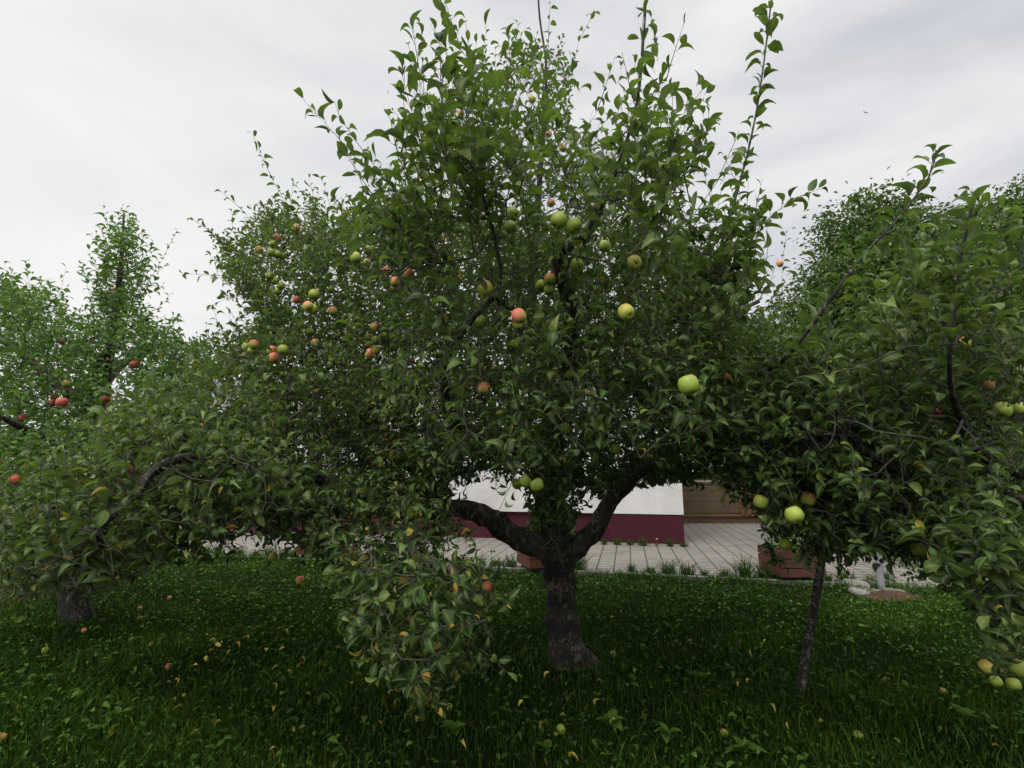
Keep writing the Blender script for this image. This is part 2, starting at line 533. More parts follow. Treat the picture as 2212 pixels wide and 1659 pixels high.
class Foliage:
    """collects shoots: stems + leaves of one tree"""
    def __init__(s):
        s.L = []; s.seg = []; s.prot = False
    def shoots(s, base, dirs, length, nleaf, lsize, bend=0.25, tone=0.5, age=0.02, rough=0.12, spread=1.0):
        """base (n,3), dirs (n,3), length (n,), nleaf int"""
        n = len(base)
        if n == 0: return
        dirs = nrm(dirs)
        length = np.broadcast_to(length, (n,)).astype(float)
        side = nrm(np.cross(dirs, rng.normal(size=(n, 3))))
        up = np.array([0, 0, 1.0])
        def pt(t):
            return base + dirs*(length*t)[:, None] + up*(bend*length*t*t)[:, None] + side*(rough*length*np.sin(3*t))[:, None]
        K = 4
        ps = [pt(np.full(n, k/K)) for k in range(K+1)]
        rb = 0.0012 + 0.0035*length
        for k in range(K):
            s.seg.append((ps[k], ps[k+1], rb*(1-0.75*k/K), rb*(1-0.75*(k+1)/K), np.full(n, s.prot)))
        ph = rng.uniform(0, 6.28, n)
        for i in range(nleaf):
            t = np.clip((i+0.6+rng.uniform(-0.3, 0.3, n))/nleaf, 0.04, 1)
            p = pt(t); tn = nrm(pt(np.minimum(t+0.05, 1.05))-pt(t-0.02))
            a = nrm(np.cross(tn, up+0.01*side)); b = np.cross(a, tn)
            az = ph + i*2.39996 + rng.normal(0, 0.3, n)
            rad = a*np.cos(az)[:, None] + b*np.sin(az)[:, None]
            al = rng.uniform(0.65, 1.25, n)*spread*(1-0.35*t)
            d = tn*np.cos(al)[:, None] + rad*np.sin(al)[:, None]
            d = nrm(d + rng.normal(0, 0.13, (n, 3)))
            nn = nrm(tn*0.6 + up*0.5 - rad*0.25 + rng.normal(0, 0.45, (n, 3)))
            sz = lsize*(0.5+0.72*rng.random(n)**0.8)*(1-0.4*np.maximum(t-0.75, 0)/0.25)
            pet = 0.22*sz
            q = p + d*pet[:, None]
            s.seg.append((p, q, np.full(n, 0.0011), np.full(n, 0.0008), np.full(n, s.prot)))
            tt = np.clip(tone + rng.normal(0, 0.26, n) + 0.12*(t-0.5), 0, 1)
            ag = np.where(rng.random(n) < age, rng.uniform(0.05, 1, n), 0.0)
            sz = np.where(ag > 0, sz*0.72, sz)
            s.L.append((q, d, nn, sz, tt, ag, np.full(n, s.prot)))
    def arrays(s):
        return [np.concatenate([l[k] for l in s.L]) for k in range(7)]

def grow(nodes, att, bf=0.35):
    """balanced spanning tree from limb nodes to attractors; returns parents + weights"""
    nodes = np.asarray(nodes, float)
    P_ = np.vstack([nodes, att]); n0 = len(nodes); N = len(P_)
    par = np.full(N, -1); dl = np.zeros(N)
    cost = np.full(N, 1e9); best = np.full(N, -1)
    d = np.linalg.norm(P_[n0:, None]-nodes[None], axis=2)
    cost[n0:] = d.min(1); best[n0:] = d.argmin(1)
    done = np.zeros(N, bool); done[:n0] = True; cost[:n0] = 1e9
    order = []
    for _ in range(N-n0):
        c = np.where(done, 1e9, cost); i = int(c.argmin())
        done[i] = True; j = best[i]; par[i] = j
        dl[i] = dl[j] + np.linalg.norm(P_[i]-P_[j]); order.append(i)
        nd = np.linalg.norm(P_-P_[i], axis=1) + bf*dl[i]
        u = (~done) & (nd < cost)
        cost[u] = nd[u]; best[u] = i
    wt = np.ones(N)
    for i in reversed(order):
        if par[i] >= n0: wt[par[i]] += wt[i]
    return P_, par, wt, n0

def blob_points(poly, d0, d1, n):
    """points filling the solid seen inside poly between depths d0 and d1"""
    poly = np.asarray(poly, float)
    lo, hi = poly.min(0), poly.max(0)
    res = []; c = 0
    while c < n:
        x = rng.uniform(lo[0], hi[0], n*2); y = rng.uniform(lo[1], hi[1], n*2)
        m = inside(poly, x, y)
        x, y = x[m], y[m]
        dd = (rng.uniform(d0**2.2, d1**2.2, len(x)))**(1/2.2)
        p = Pn(x, y, dd)
        p = p[p[:, 2] > 0.25]
        res.append(p); c += len(p)
        if len(p) == 0: break
    return np.concatenate(res)[:n]

def line_nodes(paths):
    return np.concatenate([p[::2, :3] for p in paths])

# ------------------------------------------------------------------ apples
def apple_mesh(kind):
    prof = [(0.0, 0.60), (0.10, 0.66), (0.25, 0.80), (0.5, 0.93), (0.75, 0.88), (0.95, 0.55), (1.02, 0.1), (0.97, -0.35), (0.80, -0.70), (0.55, -0.88), (0.3, -0.92), (0.14, -0.85), (0.0, -0.74)]
    k = 18; v = []; f = []; mi = []
    rs = random.Random(hash(kind) % 7)
    for i, (r_, z) in enumerate(prof):
        for j in range(k):
            a = j*2*math.pi/k
            rr = r_*(1+0.035*math.cos(5*a)*(1 if z < 0 else 0.4)+0.02*math.sin(2*a+1))
            v.append((rr*math.cos(a)*0.035, rr*math.sin(a)*0.035, (z + (0.03*math.cos(5*a) if z < -0.6 else 0))*0.0335))
    for i in range(len(prof)-1):
        for j in range(k):
            j2 = (j+1) % k
            f.append((i*k+j, (i+1)*k+j, (i+1)*k+j2, i*k+j2)); mi.append(1 if i >= len(prof)-2 else 0)
    # stalk
    n = len(v)
    for q, (zz, xx) in enumerate(((0.019, 0), (0.034, 0.001), (0.052, 0.004))):
        for j in range(5):
            a = j*2*math.pi/5
            v.append((xx+0.0013*math.cos(a), 0.0013*math.sin(a), zz))
    for q in range(2):
        for j in range(5):
            f.append((n+q*5+j, n+q*5+(j+1) % 5, n+(q+1)*5+(j+1) % 5, n+(q+1)*5+j)); mi.append(1)
    # calyx tips
    for j in range(5):
        a = j*2*math.pi/5; n = len(v)
        for (r_, z, da) in ((0.005, -0.026, -0.3), (0.005, -0.026, 0.3), (0.0075, -0.0325, 0.05), (0.0065, -0.0315, -0.05)):
            v.append((r_*math.cos(a+da), r_*math.sin(a+da), z))
        f.append((n, n+1, n+2, n+3)); mi.append(1)
    return mesh_np('apple_'+kind, np.array(v), np.array(f), [MA[kind], M_dark], midx=mi)
AM = {k: apple_mesh(k) for k in 'gybrR'}

def place_apple(px, py, dia, kind, parent, yfix=None, name='apple'):
    size = random.uniform(0.9, 1.08)
    d = F*0.071*size/dia        # view-axis distance from its apparent size
    a = (px-CX)/F; b = (CY-py)/F
    y = d*(cp - b*sp)
    p = P(px, py, y)
    o = D.objects.new(name, AM[kind]); C.objects.link(o)
    o.location = p
    # hangs from its stalk, a little tilted; blush side towards the open sky
    az = random.uniform(-0.9, 0.9) - math.pi/2 + math.atan2(p[0], p[1])*-1
    o.rotation_euler = (random.gauss(0, 0.35), -0.35+random.gauss(0, 0.25), az)
    s = size*random.uniform(0.97, 1.03)*(1.12 if dia < 22 else 1.0); o.scale = (s, s, s*random.uniform(0.93, 1.05))
    if parent is not None:
        o.parent = parent; o.matrix_parent_inverse = Matrix.Translation(-Vector(parent.location))
    return o, p, 0.037*size

def prune(arr, discs=(), polys=(), lines=()):
    """drop leaves that would sit in front of the fruit/bare wood the photo shows, or in open gaps"""
    pos = arr[0] + nrm(arr[1])*(arr[3]*0.5)[:, None]
    px, py, d = proj(pos)
    lp = arr[3]*0.5*F/d*0.75
    keep = np.ones(len(pos), bool)
    rnd_ = rng.random(len(pos))
    for (x, y, dd, r_) in discs:
        keep &= ~((np.hypot(px-x, py-y) < r_*F/dd + lp*0.95) & (d < dd) & (rnd_ > 0.06))
    for (x, y, dd, r_) in lines:
        keep &= ~((np.hypot(px-x, py-y) < r_*F/dd + lp*0.7) & (d < dd+0.05))
    rnd = rng.random(len(pos))
    for pl, kp in polys:
        keep &= ~(inside(pl, px, py) & (rnd > kp) & ~arr[6])
    return keep

def finish_tree(root, fol, nodes, bf, mat, discs=(), polys=(), lines=(), extra_att=None, twig_r=0.0016, templ=TEMPL):
    """twigs joining shoots to limbs, then crown"""
    arr = fol.arrays()
    keep = prune(arr, discs, polys, lines=lines)
    arr = [a[keep] for a in arr[:6]]
    me = leaves_mesh('crown', *arr, mat, templ)
    obj('crown', me, root)
    p0 = np.concatenate([s_[0] for s_ in fol.seg]); p1 = np.concatenate([s_[1] for s_ in fol.seg])
    r0 = np.concatenate([s_[2] for s_ in fol.seg]); r1 = np.concatenate([s_[3] for s_ in fol.seg])
    pr_ = np.concatenate([s_[4] for s_ in fol.seg])
    # spanning twigs
    if extra_att is not None:
        PP, par, wt, n0 = grow(nodes, extra_att, bf)
        i = np.arange(n0, len(PP)); j = par[i]
        a = PP[j]; b = PP[i]
        L = np.linalg.norm(b-a, axis=1)
        off = rng.normal(size=a.shape)*(L*0.07)[:, None]; off[:, 2] += -0.05*L
        mid = (a+b)/2 + off
        rb = twig_r*np.power(wt[i], 0.42)
        ra = np.where(j >= n0, twig_r*np.power(wt[np.maximum(j, 0)], 0.42), rb*1.15)
        ra = np.minimum(ra, rb*1.5)
        p0 = np.concatenate([p0, a, mid]); p1 = np.concatenate([p1, mid, b])
        pr_ = np.concatenate([pr_, np.zeros(2*len(a), bool)])
        r0 = np.concatenate([r0, ra, (ra+rb)/2]); r1 = np.concatenate([r1, (ra+rb)/2, rb])
    # keep the open gaps open for twigs too
    m = (p0+p1)/2
    px, py, d = proj(m)
    k = np.ones(len(m), bool)
    rnd = rng.random(len(m))
    for (x, y, dd, r_) in discs:
        k &= ~((np.hypot(px-x, py-y) < r_*F/dd) & (d < dd-0.03))
    for pl, kp in polys:
        k &= ~(inside(pl, px, py) & (rnd > max(kp, 0.05)) & ~pr_)
    L = np.linalg.norm(p1-p0, axis=1)
    k &= (L < 0.9) & ~((py < 520) & (L > 0.16)) & (L < 0.45)
    v, f = tubes(p0[k], p1[k], r0[k], r1[k], 4)
    obj('twigs', mesh_np('twigs', v, f, [M_twig]), root)
    return len(arr[0])

def path(pts, n=14):
    return smooth_path([[*P(x, y, d), r_] for x, y, d, r_ in pts], n)

exec_parts = True
# ================================================================== SETTING
# building frame: u along the wall to the right, v away from the camera
WC = G(1481, 1180)                   # right corner of the white building at the ground
WL = G(540, 1150)
ua = (WC-WL)[:2]; ua = ua/np.linalg.norm(ua)
YAW = math.atan2(ua[1], ua[0])
va = np.array([-ua[1], ua[0]])
def UV(u, v, z=0.0):
    p = WC[:2] + ua*u + va*v
    return (p[0], p[1], z)
PE = G(1650, 1258)                   # point on the near edge of the pavers
v_edge = float(np.dot(PE[:2]-WC[:2], va))

# ground
m, t, b, o_ = new_mat('soil_and_thatch')
tc_ = t.nodes.new('ShaderNodeTexCoord')
n1 = noise(t, 3.0, 6, 0.6, tc_.outputs['Object'])
n2 = noise(t, 40.0, 4, 0.6, tc_.outputs['Object'])
c1 = ramp(t, n1.outputs[0], [(0.3, (0.008, 0.016, 0.004)), (0.7, (0.018, 0.038, 0.008))])
c2 = mix(t, 0.6, c1.outputs[0], ramp(t, n2.outputs[0], [(0.3, (0.008, 0.008, 0.005)), (0.7, (0.02, 0.032, 0.01))]).outputs[0])
t.links.new(c2.outputs[0], b.inputs['Base Color']); b.inputs['Roughness'].default_value = 1; b.inputs['Specular IOR Level'].default_value = 0.0
bump(t, b, n2.outputs[0], 0.8, 0.03)
M_ground = m
mb = MB(); mb.quad([(-900, -900, 0), (900, -900, 0), (900, 900, 0), (-900, 900, 0)])
tag(mb.build('ground', M_ground), kind='structure')

# pavers
def paver_mat(name, stone, stone2, joint, moss, rot, jw, pw, ph, mossy):
    m, t, b, o_ = new_mat(name)
    tc_ = t.nodes.new('ShaderNodeTexCoord')
    mp_ = t.nodes.new('ShaderNodeMapping'); mp_.inputs['Rotation'].default_value = (0, 0, rot)
    t.links.new(tc_.outputs['Object'], mp_.inputs[0])
    sx = t.nodes.new('ShaderNodeSeparateXYZ'); t.links.new(mp_.outputs[0], sx.inputs[0])
    def joint_mask(src, period, width, offs=None):
        dv = t.nodes.new('ShaderNodeMath'); dv.operation = 'DIVIDE'; dv.inputs[1].default_value = period
        t.links.new(src, dv.inputs[0]); s2 = dv.outputs[0]
        if offs is not None:
            ad_ = t.nodes.new('ShaderNodeMath'); ad_.operation = 'ADD'; t.links.new(s2, ad_.inputs[0]); t.links.new(offs, ad_.inputs[1]); s2 = ad_.outputs[0]
        fr = t.nodes.new('ShaderNodeMath'); fr.operation = 'FRACT'; t.links.new(s2, fr.inputs[0])
        sb = t.nodes.new('ShaderNodeMath'); sb.operation = 'SUBTRACT'; t.links.new(fr.outputs[0], sb.inputs[0]); sb.inputs[1].default_value = 0.5
        ab = t.nodes.new('ShaderNodeMath'); ab.operation = 'ABSOLUTE'; t.links.new(sb.outputs[0], ab.inputs[0])
        gt = t.nodes.new('ShaderNodeMapRange'); gt.inputs['From Min'].default_value = 0.5-width/period; gt.inputs['From Max'].default_value = 0.5-width/period*0.5
        t.links.new(ab.outputs[0], gt.inputs['Value'])
        fl = t.nodes.new('ShaderNodeMath'); fl.operation = 'FLOOR'; t.links.new(s2, fl.inputs[0])
        return gt.outputs[0], fl.outputs[0]
    ju, iu = joint_mask(sx.outputs['X'], pw, jw)
    wn = t.nodes.new('ShaderNodeTexWhiteNoise'); wn.noise_dimensions = '1D'; t.links.new(iu, wn.inputs['W'])
    jv, iv = joint_mask(sx.outputs['Y'], ph, jw*2.2, wn.outputs[0])
    cb = t.nodes.new('ShaderNodeCombineXYZ'); t.links.new(iu, cb.inputs[0]); t.links.new(iv, cb.inputs[1])
    w2 = t.nodes.new('ShaderNodeTexWhiteNoise'); w2.noise_dimensions = '3D'; t.links.new(cb.outputs[0], w2.inputs['Vector'])
    n_ = noise(t, 60, 6, 0.7, tc_.outputs['Object'])
    big = noise(t, 1.3, 4, 0.6, tc_.outputs['Object'])
    col = ramp(t, w2.outputs['Value'], [(0, stone), (1, stone2)])
    c2 = mix(t, 0.5, col.outputs[0], ramp(t, n_.outputs[0], [(0.3, tuple(0.8*x for x in stone)), (0.7, stone2)]).outputs[0])
    c3 = mix(t, 0.35, c2.outputs[0], ramp(t, big.outputs[0], [(0.35, tuple(0.65*x for x in stone)), (0.65, stone2)]).outputs[0])
    jn = noise(t, 6, 4, 0.6, tc_.outputs['Object'])
    jc = ramp(t, jn.outputs[0], [(0.5-0.2*mossy, joint), (0.62-0.2*mossy, moss)])
    s1 = mix(t, ju, c3.outputs[0], jc.outputs[0])
    hv = t.nodes.new('ShaderNodeMath'); hv.operation = 'MULTIPLY'; hv.inputs[1].default_value = 0.6; t.links.new(jv, hv.inputs[0])
    s2 = mix(t, hv.outputs[0], s1.outputs[0], joint)
    t.links.new(s2.outputs[0], b.inputs['Base Color']); b.inputs['Roughness'].default_value = 0.9
    jm = t.nodes.new('ShaderNodeMath'); jm.operation = 'MAXIMUM'; t.links.new(ju, jm.inputs[0]); t.links.new(jv, jm.inputs[1])
    inv = t.nodes.new('ShaderNodeMath'); inv.operation = 'SUBTRACT'; inv.inputs[0].default_value = 1; t.links.new(jm.outputs[0], inv.inputs[1])
    bump(t, b, inv.outputs[0], 0.5, 0.01)
    return m
M_pave = paver_mat('concrete_pavers', (0.20, 0.185, 0.155), (0.29, 0.265, 0.225), (0.035, 0.03, 0.02), (0.04, 0.06, 0.02), -YAW, 0.014, 0.275, 0.21, 0.2)
M_pave2 = paver_mat('mossy_pavers', (0.16, 0.155, 0.125), (0.23, 0.215, 0.17), (0.05, 0.06, 0.02), (0.07, 0.10, 0.02), -YAW, 0.10, 0.275, 0.6, 1.0)
mb = MB()
mb.quad([UV(-14, v_edge, 0.03), UV(3.2, v_edge, 0.03), UV(3.2, 5.2, 0.03), UV(-14, 5.2, 0.03)])
mb.quad([UV(-14, v_edge, 0.0), UV(3.2, v_edge, 0.0), UV(3.2, v_edge, 0.03), UV(-14, v_edge, 0.03)])
tag(mb.build('pavement', M_pave), kind='structure')
mb = MB()
mb.quad([UV(3.2, v_edge+0.1, 0.026), UV(9.5, v_edge+0.1, 0.026), UV(9.5, 6.0, 0.026), UV(3.2, 6.0, 0.026)])
tag(mb.build('path', M_pave2), kind='structure')
M_conc = pmat('pale_concrete', (0.18, 0.175, 0.15), (0.30, 0.29, 0.26), 9, 0.9)
mb = MB()
L = 15.5
for k in range(31):
    c = UV(-13.9+k*0.55, v_edge-0.05)
    mb.box((c[0], c[1], 0.012), (0.268, 0.035, 0.045), YAW)
tag(mb.build('kerb', M_conc, bevel=0.006), kind='structure')

# building
M_white = pmat('white_render', (0.52, 0.51, 0.475), (0.70, 0.69, 0.665), 1.2, 0.9, 1.0, 0.012)
M_red = pmat('oxblood_plinth_paint', (0.050, 0.007, 0.015), (0.062, 0.009, 0.019), 2.5, 0.7, 0.3, 0.002)
M_grey = pmat('grey_sheet_metal', (0.22, 0.22, 0.23), (0.3, 0.3, 0.31), 5, 0.5)
m, t, b, o_ = new_mat('window_glass')
b.inputs['Base Color'].default_value = (0.02, 0.025, 0.03, 1); b.inputs['Roughness'].default_value = 0.06
M_glass = m
M_frame = pmat('white_frame_paint', (0.7, 0.7, 0.7), (0.8, 0.8, 0.8), 20, 0.5)
BL, BD, WH, PH = 12.8, 8.0, 3.95, 0.66
bc = UV(-BL/2, BD/2)
bld = thing('white_building', UV(-BL/2, BD/2), 'white rendered building with dark red plinth behind the apple tree trunk', 'building', rz=0)
mb = MB()
def ubox(mb, u0, u1, v0, v1, z0, z1, mi=0):
    c = UV((u0+u1)/2, (v0+v1)/2)
    mb.box((c[0], c[1], (z0+z1)/2), ((u1-u0)/2, (v1-v0)/2, (z1-z0)/2), YAW, mi)
    return mb
# front wall with two window openings, other walls plain
wins = [(-9.6, -8.4), (-6.25, -5.05)]
sill, head = 1.62, 2.85
xs = [-BL] + [x for q in wins for x in q] + [0]
for i in range(0, len(xs), 2):
    ubox(mb, xs[i], xs[i+1], 0, 0.3, PH, WH)
for a_, b_ in wins:
    ubox(mb, a_, b_, 0, 0.3, PH, sill); ubox(mb, a_, b_, 0, 0.3, head, WH)
ubox(mb, -BL, 0, BD-0.3, BD, PH, WH); ubox(mb, -0.3, 0, 0.3, BD-0.3, PH, WH); ubox(mb, -BL, -BL+0.3, 0.3, BD-0.3, PH, WH)
mb.build('wall', M_white, bld)
mb = MB()
ubox(mb, -1.62, -0.012, 0.02, BD-0.05, 0.03, PH+0.002)
ubox(mb, -BL+0.02, -1.62, 0.10, BD-0.1, 0.03, PH+0.001)
mb.build('plinth', M_red, bld)
mb = MB(); ubox(mb, -BL-0.25, 0.25, -0.25, BD+0.25, WH, WH+0.16); mb.build('roof', M_grey, bld)
for a_, b_ in wins:
    mb = MB()
    for (u0, u1, z0, z1) in ((a_, a_+0.07, sill, head), (b_-0.07, b_, sill, head), (a_+0.07, b_-0.07, sill, sill+0.07), (a_+0.07, b_-0.07, head-0.07, head), ((a_+b_)/2-0.035, (a_+b_)/2+0.035, sill+0.07, head-0.07)):
        ubox(mb, u0, u1, 0.14, 0.20, z0, z1)
    wf = mb.build('window', M_frame, bld)
    for (u0, u1) in ((a_+0.07, (a_+b_)/2-0.035), ((a_+b_)/2+0.035, b_-0.07)):
        mb = MB(); ubox(mb, u0, u1, 0.165, 0.175, sill+0.07, head-0.07)
        g_ = mb.build('pane', M_glass); g_.parent = wf; g_.matrix_parent_inverse = Matrix.Translation(-Vector(bld.location))
        g_.matrix_parent_inverse = wf.matrix_parent_inverse.inverted() @ wf.matrix_parent_inverse
        g_.matrix_parent_inverse = Matrix.Identity(4)
    mb = MB(); ubox(mb, a_-0.06, b_+0.06, -0.07, 0.13, sill-0.035, sill-0.001)
    s_ = mb.build('sill', M_conc); s_.parent = wf; s_.matrix_parent_inverse = Matrix.Identity(4)

# plank terrace behind the corner
def wood_mat(name, a, b_):
    m, t, b, o_ = new_mat(name)
    tc_ = t.nodes.new('ShaderNodeTexCoord')
    mp_ = t.nodes.new('ShaderNodeMapping'); mp_.inputs['Scale'].default_value = (2, 2, 22)
    t.links.new(tc_.outputs['Object'], mp_.inputs[0])
    n_ = noise(t, 4, 6, 0.6, mp_.outputs[0], 0.3)
    c = ramp(t, n_.outputs[0], [(0.3, a), (0.7, b_)])
    n3 = noise(t, 2.0, 3, 0.5, tc_.outputs['Object'])
    c3 = mix(t, 0.4, c.outputs[0], ramp(t, n3.outputs[0], [(0.3, tuple(0.6*x for x in a)), (0.7, b_)]).outputs[0])
    t.links.new(c3.outputs[0], b.inputs['Base Color']); b.inputs['Roughness'].default_value = 0.75
    bump(t, b, n_.outputs[0], 0.4, 0.003)
    return m
M_plank = wood_mat('weathered_planks', (0.10, 0.065, 0.035), (0.17, 0.115, 0.065))
M_copper = wood_mat('orange_trim', (0.16, 0.07, 0.03), (0.24, 0.11, 0.05))
M_redwood = wood_mat('red_brown_stain', (0.075, 0.026, 0.014), (0.15, 0.055, 0.027))
M_void = pmat('dark_inside', (0.01, 0.01, 0.01), (0.025, 0.022, 0.018), 8, 0.95)
tb = G(1490, 1134)
ter = thing('plank_terrace', (tb[0], tb[1], 0), 'low weathered plank terrace with orange trim behind the corner of the white building', 'terrace')
mb = MB()
for k in range(5):
    mb.box((tb[0]+1.2, tb[1]+0.2+0.006*(k % 2), 0.42+k*0.17), (1.9, 0.03, 0.082), 0)
mb.build('plank_front', M_plank, ter, bevel=0.006)
mb = MB(); mb.box((tb[0]+1.2, tb[1]+0.14, 0.27), (1.92, 0.05, 0.035)); mb.build('trim', M_copper, ter, bevel=0.004)
mb = MB(); mb.box((tb[0]+1.2, tb[1]+0.20, 0.125), (1.9, 0.05, 0.1)); mb.build('base', M_plank, ter)
mb = MB(); mb.box((tb[0]+1.2, tb[1]+1.5, 1.24), (1.95, 1.35, 0.03)); mb.build('deck', M_plank, ter)
for dx in (1.32, 1.52):
    mb = MB(); mb.box((tb[0]+0.35+dx, tb[1]+0.10, 1.0), (0.055, 0.035, 0.72)); mb.build('post', M_copper, ter, bevel=0.004)
shed = thing('garden_shed', (tb[0]+3.3, tb[1]+1.0, 0), 'dim brown wooden shed half hidden by leaves right of the plank terrace', 'shed')
mb = MB()
for k in range(14):
    mb.box((tb[0]+2.3+k*0.165, tb[1]+0.6+0.008*(k % 2), 1.15), (0.08, 0.025, 1.12))
for k in range(12):
    mb.box((tb[0]+2.22, tb[1]+0.72+k*0.165, 1.15), (0.025, 0.08, 1.12))
mb.build('wall', M_plank, shed)
mb = MB(); mb.box((tb[0]+3.3, tb[1]+1.7, 2.32), (1.3, 1.3, 0.05)); mb.build('roof', M_grey, shed)
mb = MB(); mb.box((tb[0]+2.95, tb[1]+0.55, 1.05), (0.42, 0.022, 0.95)); dr_ = mb.build('door', M_redwood, shed)
mb = MB(); mb.box((tb[0]+2.62, tb[1]+0.515, 1.1), (0.02, 0.012, 0.09)); h_ = mb.build('handle', M_void); h_.parent = dr_

# ================================================================== TREES
def add_limb(root, name, pts, k, seed, lump=0.12, n=14, mat=None):
    p_ = path(pts, n)
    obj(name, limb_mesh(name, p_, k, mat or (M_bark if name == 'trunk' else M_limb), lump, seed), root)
    return p_

gaps = [
 ([(1545,30),(1612,30),(1592,200),(1572,330),(1548,430),(1515,430),(1555,280)], 0.04),
 ([(1655,430),(1742,440),(1745,545),(1702,555),(1640,560),(1590,545),(1630,520)], 0.3),
 ([(1590,640),(1680,650),(1670,700),(1620,690)], 0.5),
 ([(660,0),(830,0),(840,180),(800,280),(760,200),(640,190)], 0.1), ([(1250,50),(1335,50),(1325,240),(1280,290)], 0.2),  # open gaps under and between the crowns, with the share of leaves kept
 ([(1245,1115),(1290,1090),(1345,1060),(1400,1050),(1478,1040),(1500,1075),(1560,1120),(1600,1130),(1650,1165),(1655,1262),(1800,1300),(1780,1659),(1180,1659),(1190,1400),(1180,1290),(1200,1250),(1240,1210)], 0.0),
 ([(1005,1055),(1050,1050),(1080,1070),(1130,1075),(1150,1115),(1130,1160),(1060,1130),(1020,1100)], 0.05),
 ([(1790,1290),(1850,1255),(1950,1262),(2080,1280),(2110,1340),(2140,1460),(2212,1520),(2212,1659),(1700,1659)], 0.0),
 ([(0,1360),(120,1330),(330,1250),(420,1215),(640,1225),(720,1290),(730,1400),(840,1520),(900,1560),(1180,1540),(1180,1659),(0,1659)], 0.02),
 ([(440,1170),(540,1150),(700,1180),(690,1215),(450,1205)], 0.35),
 ([(700,1170),(860,1150),(1040,1150),(1110,1180),(1110,1215),(820,1215)], 0.4),
 ([(540,1112),(700,1105),(1010,1118),(1000,1155),(860,1160),(540,1150)], 0.45),
 ([(640,960),(700,975),(745,1010),(720,1060),(660,1010)], 0.45), ([(455,820),(520,808),(525,845),(480,900),(450,880)], 0.25),
 ([(960,1040),(1000,1020),(1010,1050),(990,1080)], 0.4),
]

# ---- main apple tree
tb_ = G(1228, 1432)
ty = tb_[1]
main = thing('apple_tree', tb_, 'large old apple tree with mottled trunk in the middle, full of green and blushed apples', 'tree')
trunk = add_limb(main, 'trunk', [(1234,1455,ty,0.27),(1229,1430,ty,0.20),(1224,1395,ty,0.155),(1219,1360,ty,0.138),(1214,1310,ty,0.128),(1209,1250,ty,0.128),(1206,1205,ty,0.145),(1198,1165,ty,0.165),(1190,1120,ty,0.15),(1186,1060,ty,0.13),(1196,980,ty,0.085),(1188,880,ty-0.1,0.075),(1178,780,ty-0.2,0.06)], 40, 1, 0.13, 34)
limbs = []
limbs.append(add_limb(main, 'limb', [(1200,1195,ty,0.11),(1160,1178,ty-0.03,0.105),(1110,1158,ty-0.1,0.092),(1055,1118,ty-0.2,0.082),(1000,1098,ty-0.3,0.074),(930,1102,ty-0.45,0.066),(860,1088,ty-0.6,0.058),(760,1058,ty-0.9,0.05),(650,1015,ty-1.2,0.042),(540,1000,ty-1.6,0.032),(440,985,ty-1.95,0.025),(345,1008,ty-2.2,0.021),(290,1070,ty-2.3,0.017),(215,1140,ty-2.35,0.010)], 20, 2, 0.16, 26))
limbs.append(add_limb(main, 'limb', [(1212,1200,ty,0.10),(1250,1180,ty,0.088),(1290,1135,ty,0.078),(1325,1075,ty,0.07),(1375,1025,ty,0.064),(1450,972,ty-0.1,0.06),(1560,962,ty-0.6,0.05),(1680,970,ty-1.2,0.038),(1750,958,ty-1.75,0.026),(1822,932,ty-2.05,0.021),(1870,972,ty-2.15,0.018),(1920,1000,ty-2.2,0.016),(1962,1030,ty-2.25,0.009)], 20, 3, 0.16, 26))
limbs.append(add_limb(main, 'limb', [(1194,1070,ty,0.08),(1205,960,ty-0.5,0.06),(1225,820,ty-1.2,0.05),(1235,690,ty-1.7,0.042),(1205,560,ty-2.0,0.036),(1262,512,ty-2.15,0.03),(1292,450,ty-2.25,0.024),(1330,370,ty-2.4,0.011),(1372,240,ty-2.5,0.007),(1390,90,ty-2.55,0.005),(1398,-60,ty-2.55,0.004)], 14, 4, 0.12))
limbs.append(add_limb(main, 'limb', [(1190,900,ty,0.07),(1150,700,ty-0.1,0.055),(1160,480,ty-0.3,0.032),(1172,300,ty-0.4,0.02),(1180,150,ty-0.5,0.012),(1166,40,ty-0.55,0.009),(1160,-60,ty-0.6,0.008)], 12, 5, 0.1))
limbs.append(add_limb(main, 'limb', [(1192,1090,ty,0.09),(1120,900,ty+0.4,0.07),(1020,760,ty+0.6,0.06),(900,660,ty+0.6,0.048),(800,590,ty+0.5,0.035),(690,530,ty+0.4,0.024),(600,480,ty+0.3,0.014)], 12, 6, 0.12))
limbs.append(add_limb(main, 'limb', [(1196,1060,ty,0.085),(1300,900,ty+0.5,0.065),(1420,780,ty+0.8,0.05),(1540,700,ty+0.8,0.035),(1640,650,ty+0.7,0.02)], 12, 7, 0.12))
limbs.append(add_limb(main, 'limb', [(1190,1000,ty,0.06),(1080,960,ty-0.8,0.05),(980,900,ty-1.4,0.036),(960,800,ty-1.8,0.026),(1010,700,ty-2.1,0.018),(1080,615,ty-2.2,0.012),(1060,480,ty-2.35,0.008),(1010,330,ty-2.5,0.008)], 12, 8, 0.12))
limbs.append(add_limb(main, 'limb', [(860,1090,ty-0.6,0.045),(760,950,ty-0.3,0.04),(660,860,ty,0.032),(580,790,ty,0.024),(520,740,ty,0.014)], 10, 9, 0.14))
limbs.append(add_limb(main, 'limb', [(900,1100,ty-0.5,0.04),(880,1150,ty-1.2,0.034),(900,1200,ty-1.8,0.026),(975,1230,ty-2.2,0.018),(995,1290,ty-2.3,0.012),(960,1400,ty-2.35,0.006)], 10, 10, 0.14))
